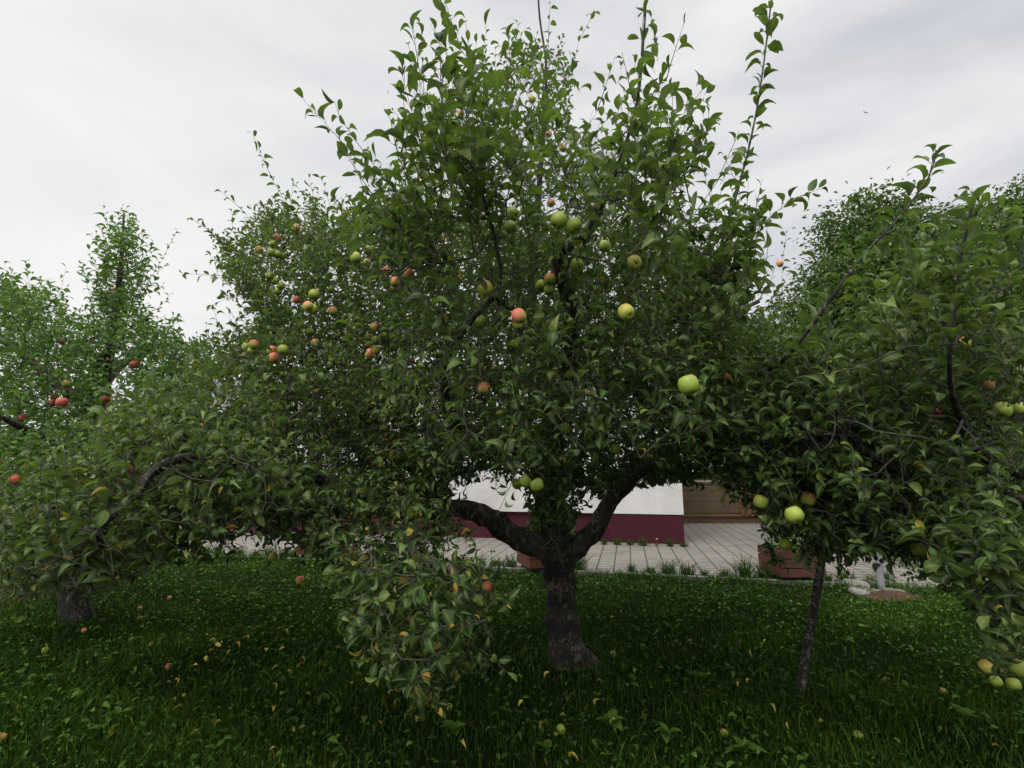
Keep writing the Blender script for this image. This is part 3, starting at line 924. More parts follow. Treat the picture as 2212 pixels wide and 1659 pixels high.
limbs.append(add_limb(main, 'limb', [(1500,965,ty-0.3,0.04),(1560,850,ty-1.0,0.026),(1640,810,ty-1.8,0.016),(1706,763,ty-2.3,0.010),(1809,625,ty-2.5,0.008),(1879,536,ty-2.6,0.006),(1931,483,ty-2.65,0.0045),(2006,383,ty-2.7,0.0035),(2022,325,ty-2.72,0.003)], 10, 11, 0.08))
limbs.append(add_limb(main, 'limb', [(1300,900,ty+0.3,0.04),(1400,760,ty-0.6,0.034),(1480,660,ty-1.4,0.026),(1535,590,ty-1.9,0.010),(1582,450,ty-2.0,0.007),(1622,300,ty-2.05,0.0055),(1648,150,ty-2.1,0.0045),(1668,-20,ty-2.1,0.003)], 10, 12, 0.08))

fol = Foliage()
att = []
top_c = P(1200, 900, ty)
def fill(poly, d0, d1, n, nleaf=10, ls=0.075, ln=(0.16, 0.34), upw=0.7, outw=0.6, tone=0.45, age=0.02, F_=None, A_=None, cen=None, bend=0.25):
    F_ = F_ or fol; A_ = att if A_ is None else A_
    c = top_c if cen is None else cen
    p = blob_points(poly, d0, d1, n)
    o_ = nrm((p-c)*np.array([1, 1, 0.4]))
    d = outw*o_ + upw*np.array([0, 0, 1.0]) + rng.normal(0, 0.45, p.shape)
    L_ = rng.uniform(*ln, len(p))
    F_.shoots(p, d, L_, nleaf, ls, bend, tone, age)
    A_.append(p)

yb = ty
# upper middle, near layer (big leaves)
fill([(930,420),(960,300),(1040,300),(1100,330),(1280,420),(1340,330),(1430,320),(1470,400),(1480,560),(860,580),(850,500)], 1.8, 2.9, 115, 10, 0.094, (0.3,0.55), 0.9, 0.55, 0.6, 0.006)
fill([(1320,360),(1440,300),(1500,330),(1500,520),(1330,520)], 1.75, 2.3, 17, 9, 0.10, (0.28,0.5), 1.0, 0.3, 0.6, 0.004)
fill([(900,320),(1060,270),(1120,380),(1120,520),(880,480)], 1.75, 2.3, 22, 9, 0.10, (0.28,0.5), 1.0, 0.4, 0.6, 0.004)
fill([(1480,640),(1560,560),(1620,560),(1640,660),(1560,720)], 2.1, 2.8, 45, 9, 0.09, (0.25,0.42), 0.9, 0.3, 0.55, 0.004)
# upper middle, far layer (small leaves)
fill([(890,400),(920,310),(1000,210),(1080,150),(1150,110),(1215,120),(1235,200),(1290,380),(1400,420),(1450,480),(1490,580),(850,580)], 3.3, 5.2, 400, 10, 0.076, (0.2,0.4), 0.9, 0.5, 0.5, 0.015)
# centre mass, inner crown shade put into a darker leaf tone
fill([(850,520),(1480,540),(1520,640),(1540,900),(1500,1010),(1300,1010),(1190,1030),(1000,1010),(860,900)], 2.0, 3.6, 680, 10, 0.074, (0.15,0.34), 0.5, 0.5, 0.36, 0.04)
fill([(850,500),(1490,540),(1560,680),(1620,950),(1560,1030),(1380,1040),(1260,1050),(1150,1060),(1000,1030),(820,1000)], 3.2, 6.4, 2500, 10, 0.082, (0.18,0.36), 0.6, 0.6, 0.25, 0.035)
# left upper shoulder
fill([(500,590),(480,550),(530,530),(560,490),(620,480),(690,460),(760,480),(850,470),(900,580),(880,760),(540,790),(540,740),(560,680),(510,640)], 3.6, 5.8, 930, 10, 0.072, (0.16,0.34), 0.7, 0.6, 0.45, 0.02)
fill([(800,500),(880,460),(920,560),(900,660),(780,600)], 2.1, 3.3, 50, 9, 0.09, (0.2,0.4), 0.8, 0.6, 0.5, 0.01)
# left middle
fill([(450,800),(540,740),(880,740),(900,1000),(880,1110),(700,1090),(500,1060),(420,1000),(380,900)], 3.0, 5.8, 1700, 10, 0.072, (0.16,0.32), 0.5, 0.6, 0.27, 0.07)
# left low arm reaching to the camera
fill([(0,1120),(90,1060),(200,1020),(300,970),(420,950),(560,960),(620,1040),(650,1150),(560,1190),(420,1200),(300,1250),(150,1290),(0,1310)], 2.1, 3.9, 900, 9, 0.074, (0.16,0.34), 0.6, 0.5, 0.38, 0.06)
fill([(250,930),(420,870),(560,890),(600,980),(420,1000),(240,1000)], 2.5, 4.2, 330, 9, 0.07, (0.16,0.3), 0.6, 0.5, 0.4, 0.02)
# below the left limb
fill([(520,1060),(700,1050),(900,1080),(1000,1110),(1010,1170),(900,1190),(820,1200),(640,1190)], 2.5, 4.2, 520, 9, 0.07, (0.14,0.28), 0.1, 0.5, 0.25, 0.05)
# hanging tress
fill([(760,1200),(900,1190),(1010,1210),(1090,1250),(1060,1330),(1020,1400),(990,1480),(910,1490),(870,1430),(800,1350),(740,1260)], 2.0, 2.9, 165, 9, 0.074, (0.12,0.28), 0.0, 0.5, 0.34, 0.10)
# around the fork and left of the open window
fill([(860,980),(1010,990),(1000,1060),(980,1110),(860,1110)], 3.0, 5.5, 230, 10, 0.078, (0.14,0.28), 0.3, 0.5, 0.35, 0.03)
fill([(1135,1020),(1280,1020),(1290,1070),(1230,1110),(1240,1170),(1180,1200),(1130,1170),(1150,1110)], 3.2, 4.4, 130, 9, 0.075, (0.1,0.22), 0.5, 0.5, 0.3, 0.02)
fill([(1280,1010),(1480,1000),(1470,1040),(1380,1045),(1300,1060)], 3.3, 5.5, 160, 9, 0.078, (0.12,0.25), 0.1, 0.5, 0.3, 0.02)
# right middle, near
fill([(1480,700),(1560,740),(1640,780),(1720,860),(1720,960),(1740,1120),(1650,1140),(1580,1060),(1540,960),(1480,900)], 2.3, 4.0, 640, 10, 0.073, (0.16,0.34), 0.5, 0.5, 0.4, 0.015)
fill([(1470,600),(1540,640),(1640,700),(1690,720),(1700,900),(1660,1040),(1560,1060),(1480,1000)], 3.6, 6.2, 800, 10, 0.08, (0.18,0.36), 0.6, 0.5, 0.4, 0.015)
# right limb end
fill([(1700,860),(1860,850),(1960,960),(1990,1100),(1900,1190),(1760,1210),(1640,1160),(1640,1020)], 2.3, 3.8, 470, 9, 0.075, (0.14,0.3), 0.2, 0.5, 0.27, 0.02)

def sprout(pts, nleaf, ls=0.08, tone=0.55, F_=None, A_=None):
    """long explicit shoot through photo points (px,py,depth)"""
    F_ = F_ or fol; A_ = att if A_ is None else A_
    q = np.array([P(*p_) for p_ in pts])
    F_.prot = True
    for i in range(len(q)-1):
        b_ = q[i:i+1]; L_ = np.linalg.norm(q[i+1]-q[i])
        nl = max(2, int(round(nleaf*L_/sum(np.linalg.norm(q[k+1]-q[k]) for k in range(len(q)-1)))))
        F_.shoots(b_, q[i+1:i+2]-q[i:i+1], np.array([L_]), nl, ls, 0.0, tone, 0.0, 0.01, 1.1)
    A_.append(q[:1]); F_.prot = False
sprout([(1372,250,1.95),(1385,120,1.95),(1397,-40,1.95)], 13, 0.088)
sprout([(1300,420,2.0),(1340,300,2.0),(1440,170,2.0),(1478,50,2.0)], 20, 0.085)
sprout([(1535,600,2.65),(1580,450,2.6),(1622,300,2.5),(1648,150,2.45),(1668,-10,2.4)], 74, 0.095)
sprout([(1545,470,2.1),(1523,380,2.1),(1481,238,2.1),(1530,180,2.1)], 16, 0.085)
sprout([(1370,470,2.2),(1460,330,2.2),(1540,260,2.2)], 12, 0.085)
sprout([(960,520,2.1),(885,440,2.1),(825,413,2.1),(750,320,2.1),(688,250,2.1),(655,215,2.1)], 28, 0.085)
sprout([(880,450,2.0),(803,350,2.0),(733,252,2.0),(722,218,2.0)], 16, 0.082)
sprout([(912,400,1.9),(910,313,1.9),(905,150,1.9),(886,40,1.9)], 24, 0.08)
sprout([(1150,400,1.75),(1065,262,1.75),(990,90,1.75),(955,-20,1.75)], 22, 0.085)
sprout([(1112,350,2.1),(1106,200,2.1),(1095,60,2.1)], 16, 0.08)
sprout([(1010,330,2.2),(1000,200,2.2),(1030,90,2.2)], 14, 0.08)
sprout([(1240,330,2.2),(1290,240,2.2),(1330,120,2.2)], 14, 0.08)
sprout([(1200,300,1.9),(1180,200,1.9),(1150,120,1.9)], 10, 0.08)
sprout([(1230,200,3.6),(1250,90,3.6),(1285,20,3.6)], 14, 0.07)
sprout([(1175,200,3.6),(1185,90,3.6),(1190,-10,3.6)], 16, 0.07)
sprout([(640,480,3.6),(590,390,3.6),(555,310,3.6),(540,285,3.6)], 22, 0.075)
sprout([(600,560,4.0),(530,460,4.0),(475,412,4.0)], 16, 0.075)
sprout([(560,600,4.0),(470,510,4.0),(405,468,4.0)], 18, 0.075)
sprout([(560,640,3.8),(480,595,3.8),(390,590,3.8)], 16, 0.075)
sprout([(560,700,3.8),(500,640,3.8),(455,660,3.8)], 10, 0.075)
sprout([(520,760,3.8),(470,700,3.8),(460,655,3.8)], 12, 0.075)
sprout([(720,470,3.9),(700,400,3.9),(690,380,3.9)], 8, 0.075)
sprout([(820,420,3.6),(800,330,3.6),(790,300,3.6)], 8, 0.075)
sprout([(900,330,3.8),(860,250,3.8),(840,230,3.8)], 8, 0.07)
sprout([(1570,560,2.2),(1650,480,2.1),(1710,430,2.05),(1780,405,2.0)], 24, 0.09)
sprout([(1540,620,2.4),(1500,520,2.35),(1470,430,2.3)], 18, 0.085)
sprout([(1570,600,2.3),(1630,520,2.25),(1650,460,2.2)], 16, 0.085)
sprout([(1620,700,2.8),(1680,640,2.8),(1730,590,2.8)], 12, 0.08)
sprout([(1580,520,2.3),(1600,420,2.3),(1560,330,2.3)], 14, 0.08)
sprout([(1690,640,4.2),(1690,560,4.2),(1700,495,4.2)], 12, 0.075)
sprout([(1706,763,2.25),(1809,625,2.1),(1879,536,2.0),(1931,483,1.95),(2006,383,1.9),(2022,322,1.88)], 60, 0.092)
sprout([(1879,536,2.0),(1870,470,1.98),(1855,410,1.95)], 9, 0.082)
sprout([(1900,510,2.0),(1990,530,1.95),(2070,505,1.9)], 9, 0.082)
sprout([(1120,1010,1.9),(1070,1120,1.9)], 6, 0.07)
sprout([(1290,900,2.0),(1160,660,2.0)], 8, 0.08)

apples = [(1107,462,29,'g'),(1103,491,27,'g'),(1206,476,37,'g'),(1241,488,33,'g'),(1247,573,30,'g'),(1305,532,25,'g'),(1370,567,31,'b'),(1188,604,27,'b'),(1187,627,25,'g'),(1169,618,26,'g'),(1049,623,33,'y'),(1121,683,33,'r'),(1123,699,33,'g'),(1353,674,35,'y'),(1037,695,26,'g'),(1046,839,30,'b'),(1488,832,42,'g'),(1134,1040,27,'g'),(1160,1047,29,'g'),(1117,1046,22,'g'),(1330,971,21,'g'),(1220,925,25,'g'),(883,591,24,'b'),(853,610,19,'b'),(835,585,17,'r'),(848,624,14,'b'),(1190,439,16,'r'),(952,517,15,'r'),(996,245,14,'r'),(1150,215,14,'y'),(1216,320,14,'b'),(1185,290,13,'r'),(590,528,16,'g'),(586,546,16,'g'),(600,550,16,'g'),(609,553,15,'g'),(560,540,16,'b'),(640,492,15,'b'),(598,514,15,'r'),(583,597,16,'g'),(594,607,15,'g'),(607,618,15,'g'),(600,630,15,'g'),(679,637,21,'g'),(666,662,22,'b'),(675,668,19,'g'),(641,648,15,'r'),(719,673,18,'b'),(715,626,14,'g'),(795,541,18,'g'),(769,557,21,'g'),(793,567,15,'y'),(808,708,19,'b'),(797,729,17,'g'),(813,735,18,'g'),(795,746,16,'g'),(811,757,19,'g'),(800,764,20,'b'),(817,773,14,'g'),(829,725,15,'g'),(849,750,15,'g'),(549,745,20,'b'),(533,750,18,'g'),(545,758,18,'g'),(588,757,20,'b'),(611,757,21,'g'),(592,773,20,'r'),(629,777,15,'g'),(681,741,17,'b'),(668,719,17,'g'),(712,790,15,'g'),(728,725,15,'g'),(889,780,14,'b'),(947,765,18,'g'),(830,925,18,'y'),(851,922,12,'g'),(870,1026,16,'y'),(690,1043,17,'g'),(817,1110,16,'g'),(873,1254,19,'y'),(1052,1267,22,'r'),(648,1253,15,'b'),(590,1203,18,'y'),(790,1204,18,'y'),(1745,923,27,'b'),(1763,939,25,'g'),(1717,967,24,'r'),(1570,818,22,'b'),(1685,570,13,'r'),(1746,1078,30,'y'),(1719,1090,27,'g'),(1716,1113,38,'g'),(1643,1084,31,'g'),(1795,1095,28,'g'),(1937,1085,27,'g'),(1697,1176,26,'g')]
discs = []
rgt_i = {3, 7}
for (x, y, dia, k) in apples[:100]:
    o, p_, r_ = place_apple(x, y, dia, k, main)
    _, _, dd = proj(p_[None]); discs.append((x, y, dd[0], r_))
    att.append(p_[None] + np.array([[0, 0, 0.055]]))
def wood_lines(pth, x0, x1):
    px, py, d = proj(pth[:, :3])
    return [(a, b_, c, r_) for a, b_, c, r_ in zip(px, py, d, pth[:, 3]) if x0 < a < x1]
lines = wood_lines(limbs[0], 310, 400)[::2] + wood_lines(limbs[1], 1735, 1965) + wood_lines(limbs[0], 990, 1190) + wood_lines(limbs[1], 1240, 1400) + wood_lines(trunk[:36], 1150, 1260)
nodes = line_nodes(limbs + [trunk])
d_far = [(310,948,4.6,0.036),(283,1014,5.4,0.036),(33,1036,5.4,0.036)]
nl = finish_tree(main, fol, nodes, 0.3, M_leaf, discs+d_far, gaps, lines, np.concatenate(att))
print('main leaves', nl)

# ---- left apple tree
lb = G(165, 1342)
ly = lb[1]
left = thing('apple_tree', lb, 'fresh green apple tree with red apples and one tall upright leader at the left', 'tree')
trunk2 = add_limb(left, 'trunk', mat=M_bark, lump=0.14, n=18, k=22, seed=21, pts=[(165,1352,ly,0.17),(164,1330,ly,0.15),(162,1250,ly,0.13),(172,1120,ly,0.12),(185,960,ly,0.11),(212,850,ly-0.1,0.10),(222,800,ly-0.1,0.085),(240,740,ly-0.2,0.05),(253,650,ly-0.2,0.034),(262,560,ly-0.2,0.022),(268,460,ly-0.2,0.008)])
l2 = [add_limb(left, 'limb', [(205,870,ly-0.1,0.08),(150,850,ly-0.3,0.06),(90,800,ly-0.4,0.045),(30,750,ly-0.5,0.035),(-60,700,ly-0.6,0.02)], 10, 22, 0.14),
      add_limb(left, 'limb', [(190,940,ly,0.08),(280,900,ly-0.4,0.05),(360,860,ly-0.6,0.035),(430,800,ly-0.7,0.015)], 10, 23, 0.14),
      add_limb(left, 'limb', [(180,1020,ly,0.08),(120,960,ly-0.7,0.05),(60,930,ly-1.2,0.035),(0,900,ly-1.5,0.02)], 10, 24, 0.14),
      add_limb(left, 'limb', [(180,1050,ly,0.08),(230,1010,ly-0.7,0.05),(270,990,ly-1.2,0.03),(300,960,ly-1.5,0.015)], 10, 25, 0.14),
      add_limb(left, 'limb', [(215,840,ly-0.1,0.07),(260,790,ly+0.5,0.05),(330,750,ly+0.8,0.035),(400,740,ly+0.9,0.015)], 10, 26, 0.14)]
f2 = Foliage(); a2 = []
c2_ = P(200, 950, ly)
kw = dict(F_=f2, A_=a2, cen=c2_, tone=0.55, age=0.008, ls=0.083)
fill([(185,620),(215,550),(255,500),(275,500),(305,570),(325,600),(300,640),(320,680),(250,690),(190,680)], ly-0.8, ly+0.4, 120, 9, ln=(0.12,0.32), upw=0.9, **kw)
fill([(205,650),(300,650),(290,700),(215,700)], ly-0.6, ly+0.3, 45, 8, ln=(0.1,0.2), upw=0.9, **kw)
fill([(0,610),(50,640),(110,650),(150,700),(210,710),(300,690),(350,740),(430,760),(470,820),(430,900),(330,960),(250,980),(0,1000)], ly-1.3, ly+1.4, 1150, 10, ln=(0.16,0.34), **kw)
fill([(-250,640),(0,610),(0,1300),(-250,1300)], ly-1.8, ly+1.2, 260, 9, ln=(0.16,0.34), **kw)
fill([(0,960),(320,940),(360,1080),(300,1220),(200,1250),(0,1290)], ly-1.6, ly+0.6, 600, 10, ln=(0.16,0.34), upw=0.4, **kw)
sprout([(300,640,ly-0.2),(350,560,ly-0.2),(383,495,ly-0.2)], 20, 0.075, 0.5, f2, a2)
sprout([(285,640,ly-0.2),(340,590,ly-0.2),(360,570,ly-0.2)], 10, 0.075, 0.5, f2, a2)
sprout([(120,700,ly-0.2),(130,640,ly-0.2),(143,575,ly-0.2)], 12, 0.075, 0.5, f2, a2)
sprout([(30,660,ly-0.8),(20,600,ly-0.8),(8,570,ly-0.8)], 9, 0.075, 0.5, f2, a2)
sprout([(265,500,ly-0.2),(262,450,ly-0.2)], 6, 0.06, 0.5, f2, a2)
sprout([(190,600,ly-0.2),(170,570,ly-0.2)], 6, 0.075, 0.5, f2, a2)
discs2 = []
for (x, y, dia, k) in [(118,857,14,'R'),(134,869,20,'R'),(115,871,14,'R'),(234,866,14,'R'),(226,862,15,'R'),(290,787,15,'R'),(310,948,19,'R'),(283,1014,18,'R'),(33,1036,20,'R'),(47,904,14,'R'),(247,626,9,'R'),(134,738,12,'R'),(144,829,15,'y')]:
    o, p_, r_ = place_apple(x, y, dia, k, left)
    _, _, dd = proj(p_[None]); discs2.append((x, y, dd[0], r_)); a2.append(p_[None]+np.array([[0, 0, 0.055]]))
g2 = gaps + [([(228,800),(262,785),(290,830),(285,880),(235,882),(240,840)], 0.2)]
ln2 = wood_lines(trunk2[30:52], 160, 262)
finish_tree(left, f2, line_nodes(l2+[trunk2]), 0.3, M_leaf2, discs2, g2, [], np.concatenate(a2))

# ---- right apple tree (trunk just outside the frame)
rb_ = np.array([4.1, 2.9, 0.0])
right = thing('apple_tree', rb_, 'apple tree with large leaves whose branches reach in from the right edge', 'tree')
rt = smooth_path([[4.1,2.9,-0.05,0.15],[4.08,2.9,0.5,0.12],[4.0,2.85,1.0,0.12],[4.0,2.8,1.6,0.08],[3.9,2.7,2.3,0.05]], 14)
obj('trunk', limb_mesh('trunk', rt, 18, M_bark, 0.14, 31), right)
def limb3(pts, seed, k=10):
    p_ = smooth_path(pts, 14); obj('limb', limb_mesh('limb', p_, k, M_bark, 0.12, seed), right); return p_
def PL(x, y, d, r_): return [*P(x, y, d), r_]
l3 = [limb3([[4.0,2.85,1.0,0.08],[3.2,2.5,0.95,0.05],PL(2212,1300,2.1,0.03),PL(2160,1250,2.1,0.022),PL(2110,1215,2.1,0.012)], 32),
      limb3([[4.0,2.85,1.2,0.08],[3.3,2.6,1.4,0.05],PL(2180,1010,2.4,0.035),PL(2100,950,2.3,0.028),PL(2060,860,2.0,0.012),PL(2051,778,1.8,0.007),PL(2064,665,1.75,0.006),PL(2076,553,1.72,0.005),PL(2096,465,1.7,0.005),PL(2103,425,1.7,0.003)], 33),
      limb3([[4.0,2.85,1.4,0.08],[3.4,2.9,1.9,0.05],PL(2150,860,3.0,0.028),PL(2000,820,3.0,0.018),PL(1880,780,3.0,0.012),PL(1820,740,3.0,0.01)], 34),
      limb3([[4.0,2.85,1.1,0.07],[3.4,2.9,1.2,0.05],PL(2100,1040,2.8,0.03),PL(2000,1080,2.7,0.02),PL(1900,1110,2.7,0.01)], 35)]
f3 = Foliage(); a3 = []
kw = dict(F_=f3, A_=a3, cen=np.array([4.0, 2.8, 1.5]))
fill([(1760,820),(1850,760),(1960,720),(2080,680),(2212,700),(2212,900),(1760,920)], 2.0, 4.0, 360, 9, ls=0.088, ln=(0.2,0.4), upw=0.9, tone=0.5, age=0.012, **kw)
fill([(1720,880),(2212,840),(2212,1260),(2140,1230),(1990,1230),(1900,1180),(1840,1100)], 2.0, 4.2, 1300, 10, ls=0.073, ln=(0.16,0.32), upw=0.6, tone=0.38, age=0.015, **kw)
fill([(2070,1160),(2212,1180),(2212,1470),(2165,1440),(2130,1330)], 1.8, 2.6, 150, 8, ls=0.08, ln=(0.12,0.25), upw=0.1, tone=0.35, age=0.02, **kw)
fill([(2212,700),(2500,700),(2500,1300),(2212,1300)], 2.8, 4.2, 110, 9, ls=0.08, ln=(0.18,0.36), tone=0.5, age=0.01, **kw)
fill([(1900,640),(2212,560),(2212,760),(1900,760)], 1.7, 2.4, 50, 8, ls=0.085, ln=(0.2,0.36), upw=1.2, tone=0.6, age=0.0, **kw)
# the rest of its crown, round the trunk outside the frame
cb = np.array([4.0, 2.9, 2.3])+rng.normal(0, 1, (230, 3))*np.array([0.55, 0.75, 0.5])
cb = cb[(cb[:, 2] > 1.3) & (cb[:, 2] < 2.75) & (cb[:, 0] > 1.25*cb[:, 1])]
f3.shoots(cb, nrm(cb-np.array([4.0, 2.9, 1.4]))+rng.normal(0, 0.4, cb.shape), rng.uniform(0.18, 0.36, len(cb)), 10, 0.078, 0.25, 0.45, 0.02)
a3.append(cb)
sprout([(2051,778,1.8),(2064,665,1.75),(2076,553,1.72),(2096,465,1.7),(2103,425,1.7)], 38, 0.098, 0.6, f3, a3)
sprout([(2062,700,1.9),(2034,598,1.85),(2004,548,1.82),(1990,520,1.8)], 12, 0.085, 0.6, f3, a3)
sprout([(2180,820,1.9),(2140,700,1.9),(2160,600,1.85)], 14, 0.085, 0.6, f3, a3)
sprout([(1990,760,2.2),(1960,680,2.2),(1930,640,2.2)], 10, 0.08, 0.6, f3, a3)
sprout([(1850,780,2.4),(1860,690,2.4),(1840,620,2.4)], 12, 0.08, 0.6, f3, a3)
discs3 = []
for (x, y, dia, k) in [(2166,886,33,'g'),(2203,884,28,'g'),(2138,835,26,'b'),(2027,891,19,'r'),(1993,916,18,'b'),(1985,1187,32,'g'),(2113,1252,26,'g'),(2200,1443,34,'g'),(2152,1472,22,'g'),(2190,1478,26,'g'),(2130,1440,27,'y'),(2085,740,24,'b'),(1880,1010,24,'g')]:
    o, p_, r_ = place_apple(x, y, dia, k, right)
    _, _, dd = proj(p_[None]); discs3.append((x, y, dd[0], r_)); a3.append(p_[None]+np.array([[0, 0, 0.055]]))
finish_tree(right, f3, line_nodes(l3+[rt]), 0.3, M_leaf, discs3+discs[-12:], gaps, lines, np.concatenate(a3))

# ---- big trees behind on the right
def big_tree(label, x, y, H, crown, nclump, nleaf, seed, mat, ls=0.1, group=None):
    """crown: list of (cx,cy,cz,rx,ry,rz) lobes relative to base"""
    root = thing('walnut_tree', (x, y, 0), label, 'tree', group)
    base = np.array([x, y, 0.0])
    tr = smooth_path([[x,y,-0.1,0.32],[x+0.05,y,0.5,0.26],[x,y,2.0,0.22],[x+0.1,y,H*0.5,0.17],[x,y,H*0.75,0.08],[x,y,H*0.9,0.03]], 5)
    obj('trunk', limb_mesh('trunk', tr, 16, M_bark2, 0.1, seed), root)
    lm = []
    for i, (cx, cy, cz, rx, ry, rz) in enumerate(crown):
        e_ = base+np.array([cx, cy, cz]); s_ = tr[min(len(tr)-1, int(len(tr)*min(0.75, 0.35+0.05*i)))][:3]
        md = (s_+e_)/2+np.array([0, 0, -0.25])
        q = smooth_path([[*s_, 0.11], [*md, 0.07], [*e_, 0.03]], 4)
        lm.append(q); obj('limb', limb_mesh('limb', q, 8, M_bark2, 0.1, seed+i+1), root)
    cc = []
    vol = np.array([c[3]*c[4]*c[5] for c in crown]); vol = vol/vol.sum()
    for c, w_ in zip(crown, vol):
        n = int(nclump*w_)+1
        d = nrm(rng.normal(size=(n, 3))); r_ = rng.uniform(0.25, 1.0, n)**0.45
        p = base+np.array(c[:3])+d*r_[:, None]*np.array(c[3:])
        cc.append(np.concatenate([p, d], 1))
    cc = np.concatenate(cc); n = len(cc)
    k = nleaf//n
    cp_, cd = cc[:, :3], cc[:, 3:]
    pos = np.repeat(cp_, k, 0); dd = np.repeat(cd, k, 0)
    tone0 = np.repeat(rng.normal(0.48, 0.2, n), k)
    off = rng.normal(0, 1, (n*k, 3))*np.array([0.22, 0.22, 0.13])
    pos = pos+off
    d = nrm(off*1.5+dd*0.6+rng.normal(0, 0.5, off.shape)+np.array([0, 0, -0.25]))
    nn = nrm(np.array([0, 0, 0.8])+dd*0.5+rng.normal(0, 0.45, off.shape))
    sz = ls*rng.uniform(0.6, 1.25, len(pos))
    ok = pos[:, 2] > 0.3
    arr = [a_[ok] for a_ in (pos, d, nn, sz, np.clip(tone0+rng.normal(0, 0.14, len(pos)), 0, 1), np.where(rng.random(len(pos)) < 0.004, 0.3, 0.0))]
    obj('crown', leaves_mesh('crown', *arr, mat, TB), root)
    PP, par, wt, n0 = grow(line_nodes(lm+[tr]), cp_, 0.3)
    i = np.arange(n0, len(PP)); j = par[i]
    rr_ = 0.006*np.power(wt[i], 0.42)
    v, f = tubes(PP[j], PP[i], rr_*1.2, rr_, 4)
    obj('twigs', mesh_np('twigs', v, f, [M_bark2]), root)
    return root

def lobes(pxs, y, x0, y0):
    """(px,py,depth,r) seen lobes -> relative to base"""
    o_ = []
    for (px, py, d, r_) in pxs:
        p = P(px, py, d); o_.append((p[0]-x0, p[1]-y0, p[2], r_, r_, r_*0.85))
    return o_
x0, y0 = P(1930, 900, 10.5)[:2]
big_tree('dense dark green tree with a rounded crown behind the branches at the right', x0, y0, 6.5,
  lobes([(1770,640,10.3,0.75),(1750,760,10.4,0.9),(1860,480,10.3,0.75),(1900,520,10.3,1.0),(1960,560,10.8,1.35),(1840,600,10.2,0.95),(1830,700,10.0,1.0),(1930,680,10.0,1.5),(1960,760,10.2,1.5),(1850,760,10.2,1.2),(1890,820,10.0,1.4),(2020,640,11.0,1.4),(2030,800,10.8,1.6),(1780,820,10.4,0.9),(1800,900,10.6,0.9),(1850,930,10.2,1.3),(1990,950,10.6,1.5),(1900,1010,10.2,1.2)], 0, x0, y0), 1700, 150000, 41, M_leaf3, 0.105)
x0, y0 = P(2250, 900, 12.5)[:2]
big_tree('tall dark tree with a broad crown cut off by the right edge of the photo', x0, y0, 8.6,
  lobes([(2180,500,12.5,1.3),(2140,600,12.0,1.4),(2230,470,12.5,1.3),(2260,600,12.5,2.0),(2330,520,12.8,1.8),(2190,740,12.0,1.8),(2350,750,12.5,2.2),(2230,900,12.3,1.9),(2120,850,12.0,1.4),(2120,1000,12.4,1.2)], 0, x0, y0), 1200, 100000, 51, M_leaf3, 0.11)

# hedge closing the garden far behind
def shrub_mass(name, label, cat, pts, n, ls, mat, H, seed, tone=0.45, sig=(0.5, 0.4, 0.4)):
    root = thing(name, (*pts[0], 0), label, cat)
    pts = np.array(pts, float)
    t_ = rng.uniform(0, len(pts)-1.001, n); i = t_.astype(int); fr = (t_-i)[:, None]
    c = pts[i]*(1-fr)+pts[i+1]*fr
    z = H*rng.random(n)**0.8*(0.85+0.15*np.sin(t_*5))
    pos = np.stack([c[:, 0]+rng.normal(0, sig[0], n), c[:, 1]+rng.normal(0, sig[1], n), np.maximum(z, 0.05)], 1)
    d = nrm(rng.normal(0, 1, (n, 3))+np.array([0, -0.2, 0.5])); nn = nrm(rng.normal(0, 0.6, (n, 3))+np.array([0, -0.4, 0.8]))
    obj('foliage', leaves_mesh('foliage', pos, d, nn, ls*rng.uniform(0.6, 1.3, n), np.clip(rng.normal(tone, 0.2, n), 0, 1), np.zeros(n), mat, TB), root)
    a = []; b_ = []
    for k in range(60):
        q = rng.uniform(0, len(pts)-1.001); i_ = int(q); c_ = pts[i_]*(1-q+i_)+pts[i_+1]*(q-i_)
        a.append((c_[0], c_[1], 0)); b_.append((c_[0]+rng.normal(0, 0.15), c_[1]+rng.normal(0, 0.15), H*0.85))
    v, f = tubes(np.array(a), np.array(b_), np.full(60, 0.02), np.full(60, 0.006), 5)
    obj('stems', mesh_np('stems', v, f, [M_twig]), root)
shrub_mass('hedge', 'long clipped green hedge across the far right behind the path', 'hedge', [(8.2, 15.0), (14, 13.5), (19, 9.5)], 26000, 0.1, M_leaf3, 2.3, 61)
shrub_mass('hedge', 'dark hedge far behind the left apple tree', 'hedge', [(-26, 12), (-19, 17), (-12, 19.5)], 26000, 0.12, M_leaf3, 2.4, 62)
c = G(1830, 1175)
shrub_mass('shrub', 'low bright green bush between the path and the right apple tree', 'shrub', [(c[0]-0.4, c[1]), (c[0]+1.8, c[1]+0.3)], 4500, 0.06, M_leaf2, 0.75, 63, 0.8, (0.2, 0.25))

